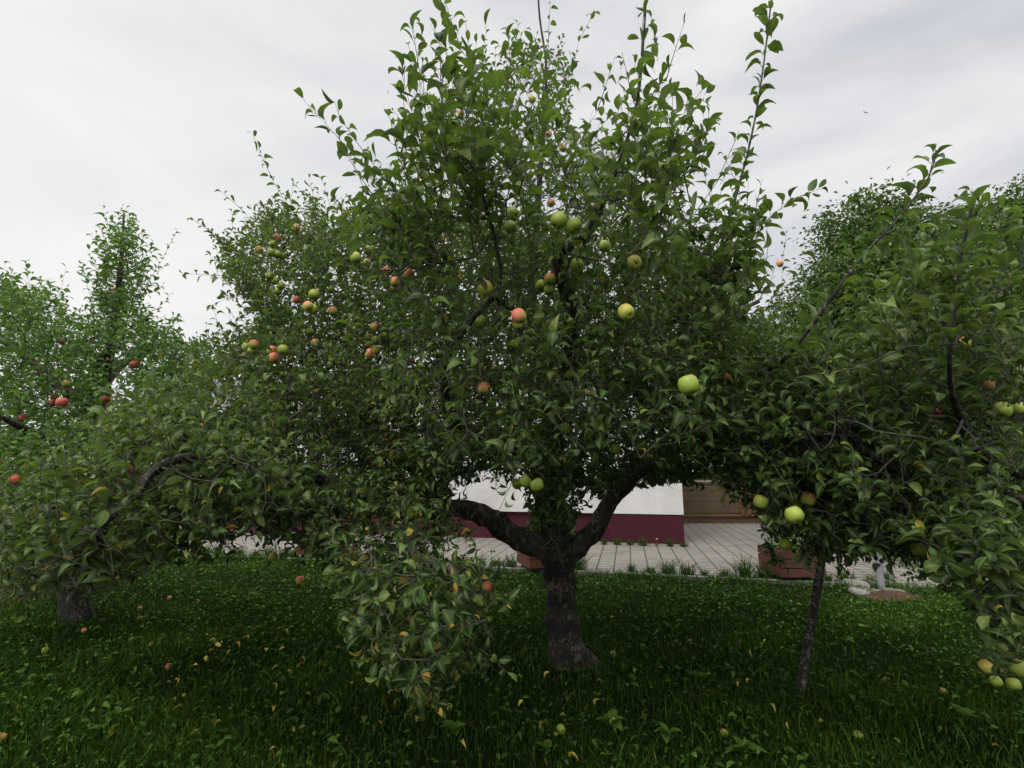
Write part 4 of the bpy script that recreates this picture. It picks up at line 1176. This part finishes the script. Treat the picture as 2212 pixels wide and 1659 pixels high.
# ================================================================== OBJECTS
def planter(px, py, w_, dpt, h, rz, label, nslat=3):
    c = G(px, py, 0.03)          # near left corner on the pavers
    cs, sn = math.cos(rz), math.sin(rz)
    cx, cy = c[0]+(w_/2)*cs-(dpt/2)*sn, c[1]+(w_/2)*sn+(dpt/2)*cs
    root = thing('planter_box', (cx, cy, 0.03), label, 'planter', 'wooden planters on the pavers')
    def lb(mb, x, y, z, a, b_, d): mb.box((cx+x*cs-y*sn, cy+x*sn+y*cs, z), (a, b_, d), rz)
    z0 = 0.10; sh = (h-0.0)/nslat
    for k in range(nslat):
        mb = MB(); z = z0+sh*(k+0.5)
        e_ = 0.0
        ax, ay = (w_/2, dpt/2-0.022) if k % 2 == 0 else (w_/2-0.022, dpt/2)
        lb(mb, 0, -dpt/2+0.011, z, ax, 0.011, sh/2-0.006); lb(mb, 0, dpt/2-0.011, z, ax, 0.011, sh/2-0.006)
        lb(mb, -w_/2+0.011, 0, z, 0.011, ay, sh/2-0.006); lb(mb, w_/2-0.011, 0, z, 0.011, ay, sh/2-0.006)
        mb.build('slat_course', M_redwood, root, bevel=0.003)
    mb = MB(); lb(mb, 0, 0, z0+h/2, w_/2-0.03, dpt/2-0.03, h/2-0.03); mb.build('liner', M_void, root)
    for sx_ in (-1, 1):
        for sy_ in (-1, 1):
            mb = MB(); lb(mb, sx_*(w_/2-0.08), sy_*(dpt/2-0.08), 0.065, 0.012, 0.025, 0.035)
            mb.build('castor', M_void, root, bevel=0.008)
    # leafy planting
    n = 420
    pos = np.stack([rng.uniform(-w_/2+0.08, w_/2-0.08, n), rng.uniform(-dpt/2+0.08, dpt/2-0.08, n), z0+h-0.02+rng.random(n)**1.5*0.28], 1)
    q = pos.copy(); q[:, 0] = cx+pos[:, 0]*cs-pos[:, 1]*sn; q[:, 1] = cy+pos[:, 0]*sn+pos[:, 1]*cs
    d = nrm(rng.normal(0, 0.6, (n, 3))+np.array([0, 0, 0.6])); nn = nrm(rng.normal(0, 0.5, (n, 3))+np.array([0, -0.3, 0.7]))
    obj('foliage', leaves_mesh('foliage', q, d, nn, 0.06*rng.uniform(0.6, 1.3, n), np.clip(rng.normal(0.6, 0.2, n), 0, 1), np.zeros(n), M_leaf2), root)
    return root
planter(1692, 1260, 0.66, 0.60, 0.38, R(4), 'reddish slatted wooden planter on castors behind the leaning pole')
planter(1144, 1240, 0.78, 0.66, 0.40, R(17), 'reddish slatted wooden planter half hidden behind the mottled trunk')
planter(640, 1208, 0.80, 0.62, 0.40, R(12), 'reddish slatted wooden planter seen through the low left branches')

# leaning prop
a_ = G(1722, 1505); b_ = P(1768, 1255, a_[1]+0.25)
b2 = P(1790, 1120, a_[1]+0.35)
pr = smooth_path([[*(a_-np.array([0, 0, 0.05])), 0.034], [*((a_+b_)/2+np.array([0.008, 0, 0])), 0.031], [*b_, 0.030], [*b2, 0.026]], 20)
prop = thing('prop_pole', a_, 'thin dark leaning pole propping the low branches right of the trunk', 'pole')
obj('pole', limb_mesh('pole', pr, 12, M_bark, 0.06, 71), prop)
fk = [smooth_path([[*b2, 0.024], [*(b2+np.array([s_*0.06, 0, 0.10])), 0.017], [*(b2+np.array([s_*0.09, 0.0, 0.19])), 0.010]], 20) for s_ in (-1, 1)]
for q in fk: obj('fork', limb_mesh('fork', q, 9, M_bark, 0.06, 72), prop)

# metal post with cap by the broken kerb
a_ = G(1905, 1276)
post = thing('metal_post', a_, 'thin grey metal post standing in the broken stone edge at the right', 'post')
v, f = tubes(np.array([a_-np.array([0, 0, 0.1])]), np.array([a_+np.array([0, 0, 0.88])]), np.array([0.045]), np.array([0.045]), 16)
obj('tube', mesh_np('tube', v, f, [M_grey]), post)
cpz = a_+np.array([0, 0, 0.88])
v, f = tubes(np.array([cpz, cpz+np.array([0, 0, 0.03])]), np.array([cpz+np.array([0, 0, 0.03]), cpz+np.array([0, 0, 0.055])]), np.array([0.052, 0.052]), np.array([0.052, 0.012]), 16)
obj('cap', mesh_np('cap', v, f, [M_grey]), post)

# loose slabs + soil around the post
def rock(c, s_, seed, mat, name, label, group=None, cat='stone'):
    r_ = np.random.default_rng(seed)
    mb = MB(); n = 9
    ring = [(math.cos(i*2*math.pi/n)*s_[0]*r_.uniform(0.75, 1.15), math.sin(i*2*math.pi/n)*s_[1]*r_.uniform(0.75, 1.15)) for i in range(n)]
    for z, k in ((0, 1.05), (s_[2]*0.6, 1.0), (s_[2], 0.8)):
        for x, y in ring: mb.v.append((x*k, y*k, z+r_.normal(0, s_[2]*0.06)))
    for l_ in range(2):
        for i in range(n):
            j = (i+1) % n; mb.f.append([l_*n+i, l_*n+j, (l_+1)*n+j, (l_+1)*n+i]); mb.m.append(0)
    mb.f.append([2*n+i for i in range(n)]); mb.m.append(0)
    o_ = mb.build(name, mat, bevel=0.008); o_.location = (float(c[0]), float(c[1]), float(c[2])); o_.rotation_euler = (r_.normal(0, .05), r_.normal(0, .05), r_.uniform(0, 6))
    tag(o_, label, cat, group); return o_
c = G(1862, 1284); rock((c[0], c[1], 0.0), (0.22, 0.10, 0.05), 81, M_conc, 'stone_slab', 'flat pale broken slab left of the grey metal post')
c = G(1848, 1270); rock((c[0], c[1], 0.0), (0.16, 0.12, 0.10), 82, M_conc, 'stone_slab', 'small bluish grey slab piece behind the flat pale slab')
M_stone = pmat('grey_brown_stone', (0.10, 0.085, 0.07), (0.2, 0.175, 0.15), 14, 0.9)
for i, (x, y) in enumerate([(1885,1270),(1898,1266),(1915,1268),(1930,1270),(1945,1271),(1958,1274),(1972,1275),(1895,1284),(1920,1286),(1940,1287)]):
    c = G(x, y); rock((c[0], c[1], 0), (random.uniform(.07,.12), random.uniform(.05,.09), random.uniform(.05,.1)), 90+i, M_stone, 'rubble_stone', 'brown grey rubble stone in the broken edge round the metal post', 'rubble stones round the metal post')
M_soil = pmat('brown_soil', (0.05, 0.03, 0.018), (0.12, 0.07, 0.045), 14, 1.0, 0.8, 0.03)
mb = MB(); c = G(1925, 1290); n = 24
mb.v.append((c[0], c[1], 0.07))
for k, rr_ in enumerate((0.35, 0.7, 1.0)):
    for i in range(n):
        a = i*2*math.pi/n; mb.v.append((c[0]+rr_*0.45*math.cos(a)*random.uniform(.93, 1.07), c[1]+rr_*0.2*math.sin(a)*random.uniform(.93, 1.07), (0.06, 0.035, -0.01)[k]+random.uniform(-.008, .012)))
for i in range(n):
    j = (i+1) % n; mb.f.append([0, 1+i, 1+j]); mb.m.append(0)
    for k in range(2): mb.f.append([1+k*n+i, 1+(k+1)*n+i, 1+(k+1)*n+j, 1+k*n+j]); mb.m.append(0)
tag(mb.build('soil_patch', M_soil, smooth=True), kind='structure')

# bird
M_bird = pmat('dark_feathers', (0.015, 0.015, 0.015), (0.03, 0.03, 0.03), 20, 0.8)
bp = P(1869, 243, 22)
mb = MB()
bv = [(0,-.09,0),(0.022,-.03,0),(0.02,.04,0),(0.008,.10,0),(-0.008,.10,0),(-0.02,.04,0),(-0.022,-.03,0)]
for z, k in ((0.012, 0.5), (0, 1), (-0.014, 0.6)):
    for q in bv: mb.v.append((q[0]*k, q[1]*(0.9 if k < 1 else 1), z))
for l_ in range(2):
    for i in range(7):
        j = (i+1) % 7; mb.f.append([l_*7+i, l_*7+j, (l_+1)*7+j, (l_+1)*7+i]); mb.m.append(0)
mb.f.append(list(range(7))); mb.m.append(0); mb.f.append([14+i for i in range(7)][::-1]); mb.m.append(0)
for s_ in (-1, 1):
    n = len(mb.v)
    wv = [(s_*.015,-.035,.002),(s_*.08,-.05,.05),(s_*.17,.0,.03),(s_*.20,.06,.0),(s_*.12,.02,.03),(s_*.015,.03,.002)]
    mb.v += wv; mb.v += [(x, y, z-0.006) for x, y, z in wv]
    mb.f += [[n, n+1, n+4, n+5], [n+1, n+2, n+3, n+4], [n+6, n+11, n+10, n+7], [n+7, n+10, n+9, n+8]]; mb.m += [0]*4
    for i in range(6):
        j = (i+1) % 6; mb.f.append([n+i, n+j, n+6+j, n+6+i]); mb.m.append(0)
bo = mb.build('bird', M_bird); bo.location = bp; bo.rotation_euler = (R(20), R(55), R(-50))
tag(bo, 'tiny dark bird flying in the sky at the upper right', 'bird')

# ================================================================== LAWN
def blades(n, xr, dens_fn, lo, hi, wid, tone=0.5, tuft=0.0, seed=0):
    x, y = xr(n)
    k = len(x)
    L_ = rng.uniform(lo, hi, k)*(0.7+0.6*rng.random(k)**2)
    az = rng.uniform(0, 6.283, k)
    lean = np.abs(rng.normal(0.55, 0.45, k))
    d = np.stack([np.cos(az), np.sin(az), np.zeros(k)], 1)
    s_ = np.stack([-np.sin(az), np.cos(az), np.zeros(k)], 1)
    # face the blade width at random
    fa = rng.uniform(0, 6.283, k); s_ = np.stack([np.cos(fa), np.sin(fa), np.zeros(k)], 1)
    base = np.stack([x, y, np.zeros(k)], 1)
    V = []
    for t_, w_ in ((0, 1.0), (0.4, 0.95), (0.75, 0.65), (1.0, 0.08)):
        p = base + d*(L_*lean*t_**2)[:, None] + np.array([0, 0, 1.0])*(L_*(t_-0.22*lean*t_**3))[:, None]
        V.append(p - s_*(wid*w_/2)[:, None]); V.append(p + s_*(wid*w_/2)[:, None])
    v = np.stack(V, 1).reshape(-1, 3)
    f = np.array([(0, 1, 3, 2), (2, 3, 5, 4), (4, 5, 7, 6)])
    f = (f[None]+(np.arange(k)*8)[:, None, None]).reshape(-1, 4)
    tn = np.clip(tone+rng.normal(0, 0.2, k)+0.22*np.sin(x*2.3+1.7*np.sin(y*1.9))*np.sin(y*2.9+x), 0, 1)
    ag = np.where(rng.random(k) < 0.008, 0.35, 0.0)
    c = np.repeat(np.stack([tn, ag, np.zeros(k)], 1), 8, 0)
    return v, f, c

def lawn_xy(y0, y1, pad):
    def fn(n):
        y = np.sqrt(rng.uniform(y0**2, y1**2, n)) if y1 < 8 else rng.uniform(y0**2, y1**2, n)**0.5
        x = rng.uniform(-1.18, 1.18, n)*(y+pad)
        # keep off the paving
        v = (x-WC[0])*va[0]+(y-WC[1])*va[1]
        ok = v < v_edge-0.05
        # patchy density
        ptch = np.sin(x*2.1+1.3*np.sin(y*1.7))*np.sin(y*2.6+1.1*np.sin(x*1.3))
        ok &= rng.random(n) < 0.6+0.4*ptch
        return x[ok], y[ok]
    return fn
Vs, Fs, Cs = [], [], []; off = 0
for (n, y0, y1, lo, hi, w_, tn) in ((115000, 2.2, 4.2, 0.035, 0.085, 0.0045, 0.5), (4500, 2.2, 4.6, 0.08, 0.18, 0.0045, 0.7), (100000, 4.2, 6.5, 0.04, 0.09, 0.006, 0.5), (70000, 6.5, 12.5, 0.05, 0.11, 0.009, 0.55)):
    fn = lawn_xy(y0, y1, 0.3)
    x, y = fn(n)
    v, f, c = blades(len(x), lambda q, x=x, y=y: (x, y), None, lo, hi, np.full(len(x), w_)*rng.uniform(0.7, 1.4, len(x)), tn)
    Vs.append(v); Fs.append(f+off); Cs.append(c); off += len(v)
# grass creeping over the kerb
n = 15000
uu = rng.uniform(-14, 9.5, n); vv = v_edge-0.09+rng.normal(0, 0.05, n)
ok = rng.random(n) < 0.55+0.45*np.sin(uu*3.1+np.sin(uu*1.3)*2)
uu, vv = uu[ok], vv[ok]
x = WC[0]+ua[0]*uu+va[0]*vv; y = WC[1]+ua[1]*uu+va[1]*vv
v, f, c = blades(len(x), lambda q: (x, y), None, 0.07, 0.15, np.full(len(x), 0.009), 0.6)
Vs.append(v); Fs.append(f+off); Cs.append(c); off += len(v)
me = mesh_np('grass', np.concatenate(Vs), np.concatenate(Fs), [M_grass], np.concatenate(Cs))
tag(obj('grass', me), 'long dark green lawn grass under the apple trees', 'grass', kind='stuff')
# clover / small broad leaves between the blades
fn = lawn_xy(2.2, 9.5, 0.3); x, y = fn(60000)
k = len(x)
pos = np.stack([x, y, rng.uniform(0.01, 0.08, k)], 1)
az = rng.uniform(0, 6.283, k)
d = nrm(np.stack([np.cos(az), np.sin(az), rng.uniform(0.0, 0.8, k)], 1)); nn = nrm(np.stack([-np.cos(az)*0.3, -np.sin(az)*0.3, np.ones(k)], 1)+rng.normal(0, 0.25, (k, 3)))
me = leaves_mesh('ground_cover', pos, d, nn, 0.018+0.055*rng.random(k)**2, np.clip(rng.normal(0.45, 0.25, k), 0, 1), np.where(rng.random(k) < 0.012, 0.3, 0), M_weed, TEMPL[:3], 1.1)
tag(obj('ground_cover', me), 'small clover and plantain leaves spread between the grass blades', 'ground cover', kind='stuff')

# tufts along the paver joints
def tuft_mesh(seed, n=110, h=0.13):
    v, f, c = blades(n, lambda q: (rng.normal(0, 0.03, n), rng.normal(0, 0.045, n)), None, h*0.5, h, np.full(n, 0.006), 0.5)
    return mesh_np('grass_tuft', v, f, [M_grass], c)
TM = [tuft_mesh(i, 110, 0.14+0.02*i) for i in range(4)]
def tuft(u, v_, s_, label, group, name='grass_tuft'):
    o_ = D.objects.new(name, random.choice(TM)); C.objects.link(o_)
    o_.location = UV(u, v_, 0.028); o_.rotation_euler = (0, 0, random.uniform(0, 6)); o_.scale = (s_, s_, s_)
    tag(o_, label, 'weed', group); return o_
# joint positions are where fract(u'/pw)=0 in the rotated object space
cr_, sr_ = math.cos(-YAW), math.sin(-YAW)
uw0 = WC[0]*cr_-WC[1]*sr_
def joint_u(k): return (math.ceil(uw0/0.275)+k)*0.275-uw0
for k in range(-10, 9):
    if random.random() < 0.08: continue
    tuft(joint_u(k)+random.uniform(-0.03, 0.03), v_edge+0.10+random.uniform(-0.04, 0.16), random.uniform(0.8, 1.9), 'small grass tuft along the near edge of the pavers right of the trunk', 'grass tufts along the near paver edge')
for k in range(-34, -11):
    tuft(joint_u(k), v_edge+0.10+random.uniform(-0.02, 0.15), random.uniform(1.0, 1.7), 'small grass tuft along the near paver edge behind the left branches', 'grass tufts along the left paver edge')
for k in range(-8, 0):
    if k == -3: continue
    tuft(joint_u(k), -0.32+random.uniform(-0.05, 0.05), random.uniform(0.8, 1.2), 'tiny weed in a paver joint at the foot of the dark red plinth', 'weeds along the red plinth')

# broad-leaved weeds in the lawn
def dock_mesh(n=7, ls=0.12, seed=0):
    az = np.arange(n)*2.4+rng.uniform(0, 1, n)
    d = nrm(np.stack([np.cos(az), np.sin(az), rng.uniform(0.7, 1.8, n)], 1))
    nn = nrm(np.stack([-np.cos(az)*0.8, -np.sin(az)*0.8, np.ones(n)*0.6], 1))
    return leaves_mesh('dock_plant', np.zeros((n, 3))+rng.normal(0, 0.008, (n, 3))*np.array([1, 1, 0])+np.array([0, 0, 0.005]), d, nn, ls*rng.uniform(0.7, 1.2, n), np.full(n, 0.75), np.zeros(n), M_weed, TEMPL[:1]+TEMPL[2:3])
DM = [dock_mesh(8, 0.13), dock_mesh(6, 0.11), dock_mesh(5, 0.09)]
docks = [(1610,1640,0,'bright green broad-leaved weed at the bottom edge right of centre'),(1960,1500,1,'fresh dock plant in the lit grass at the right'),(1510,1475,1,'broad-leaved weed between the trunk and the leaning pole'),
 (1320,1575,0,'dark dock plant in the shade below the trunk'),(980,1590,1,'oval-leaved weed at the bottom left of centre'),(700,1520,2,'small oval-leaved weed under the hanging branch'),(1830,1390,2,'pale green weed just right of the leaning pole'),
 (2085,1560,1,'bright weed near the lower right corner'),(1440,1600,1,'dock plant at the bottom edge right of the trunk'),(250,1560,1,'broad-leaved weed in the lower left grass'),(1180,1630,2,'small weed at the bottom edge below the trunk'),(540,1290,2,'light green weed on the far lawn behind the left branches')]
for (x, y, k, lab) in docks:
    o_ = D.objects.new('dock_plant', DM[k]); C.objects.link(o_); g = G(x, y); o_.location = g; o_.rotation_euler = (0, 0, random.uniform(0, 6)); tag(o_, lab, 'weed')
# yellow flower by the plinth
g = UV(joint_u(-3), -0.30, 0.03)
fl = thing('flower_plant', g, 'small weed with one yellow bloom at the foot of the red plinth', 'flower')
o_ = obj('leaves', DM[2], fl, False)
M_yel = pmat('yellow_petals', (0.6, 0.6, 0.12), (0.75, 0.72, 0.25), 30, 0.7)
v, f = tubes(np.array([[0, 0, 0.0]]), np.array([[0.01, 0, 0.13]]), np.array([0.003]), np.array([0.002]), 5)
obj('stem', mesh_np('stem', v, f, [M_grass], np.zeros((len(v), 3))+0.5), fl, False)
mb = MB()
for ring_, (rr_, zz, nn_) in enumerate(((0.032, 0.01, 12), (0.024, 0.022, 10), (0.013, 0.03, 7))):
    for i in range(nn_):
        a = i*2*math.pi/nn_+ring_*0.3; da = 0.26
        mb.quad([(0.01, 0, 0.13), (0.01+rr_*0.7*math.cos(a-da), rr_*0.7*math.sin(a-da), 0.13+zz), (0.01+rr_*math.cos(a), rr_*math.sin(a), 0.13+zz*0.8), (0.01+rr_*0.7*math.cos(a+da), rr_*0.7*math.sin(a+da), 0.13+zz)])
mb.build('bloom', M_yel, fl, world=False)

# fallen apples
fallen = [(182,1362,'r','red fallen apple in the grass in front of the left tree trunk'),(302,1314,'r','orange red fallen apple on the far lawn right of the left trunk'),(303,1336,'b','pale orange fallen apple nearer than its red neighbour right of the left trunk'),
 (427,1299,'r','red fallen apple on the lawn below the left end of the pavers'),(366,1292,'b','small orange fallen apple on the far left lawn near the pavers'),
 (284,1382,'g','lone pale green fallen apple on the left lawn'),(326,1392,'b','pinkish fallen apple just right of the pale green one'),
 (365,1440,'r','dull red fallen apple beside the yellow leaves at the left'),(459,1384,'y','yellow fallen apple in the shade among yellow leaves'),(4,1595,'b','orange fallen apple at the very left edge'),
 (98,1405,'g','dull green fallen apple half sunk in the lawn near the left edge'),(1212,1576,'g','bright green fallen apple with a bite mark at the bottom centre'),(1565,1584,'y','yellow green fallen apple at the bottom right of centre'),
 (971,1527,'g','small green fallen apple under the tip of the hanging branch'),(2038,1494,'y','yellow fallen apple in the lit grass on the right'),
 (1855,1589,'g','pale green fallen apple in the long grass at the lower right'),(1066,1424,'g','green fallen apple close to the left side of the trunk foot'),(1325,1413,'g','pale green fallen apple a little right of the trunk')]
for (x, y, k, lab) in fallen:
    o_ = D.objects.new('fallen_apple', AM[k]); C.objects.link(o_); g = G(x, y, 0.022); s_ = random.uniform(0.62, 0.82)
    o_.location = g; o_.scale = (s_, s_, s_); o_.rotation_euler = (random.uniform(0, 3), random.uniform(-1.8, -1.2), random.uniform(-2.4, -0.8)); tag(o_, lab, 'apple')

# fallen leaves
FL = []
for k, ag in enumerate((0.06, 0.3, 0.5, 0.9)):
    FL.append(leaves_mesh('fallen_leaf', np.zeros((1, 3)), np.array([[1., 0, 0.1]]), np.array([[0, 0.1, 1.]]), np.array([0.062]), np.array([0.8]), np.array([ag]), M_leaf, [TEMPL[k % 4]]))
m, t, b, o_ = new_mat('yellowed_leaf')
tc_ = t.nodes.new('ShaderNodeTexCoord'); n1 = noise(t, 60, 4, 0.6, tc_.outputs['Object'])
c_ = ramp(t, n1.outputs[0], [(0.3, (0.35, 0.26, 0.04)), (0.6, (0.55, 0.42, 0.06)), (0.8, (0.3, 0.15, 0.05))])
t.links.new(c_.outputs[0], b.inputs['Base Color']); b.inputs['Roughness'].default_value = 0.6
for q in FL: q.materials[0] = m
pts = [(426,1436),(575,1407),(450,1372),(480,1388),(477,1396),(459,1404),(500,1405),(508,1390),(537,1378),(443,1418),(614,1362),(1130,1513),(1655,1381),(1921,1468),(1187,1452),(840,1500),(915,1520),(945,1535),(760,1480),(700,1440),(660,1500),(1390,1320),(1290,1470),(620,1450),(650,1420),(590,1480),(820,1560),(1000,1600),(1230,1635),(1700,1560),(1330,1560),(880,1420)]
for i in range(16):
    pts.append((random.gauss(800, 260), random.uniform(1340, 1650)))
for i in range(9):
    pts.append((random.uniform(1260, 1700), random.uniform(1330, 1650)))
for (x, y) in pts:
    if x < 250: continue
    o_ = D.objects.new('fallen_leaf', random.choice(FL)); C.objects.link(o_)
    o_.location = G(x, y, random.uniform(0.05, 0.10)); o_.rotation_euler = (random.gauss(0, 0.4), random.gauss(0, 0.4), random.uniform(0, 6.28))
    s_ = random.uniform(0.7, 1.15); o_.scale = (s_, s_, s_)
    tag(o_, 'small yellow or brown fallen apple leaf lying in the dark grass', 'leaf', 'fallen yellow leaves in the grass')
print('done')
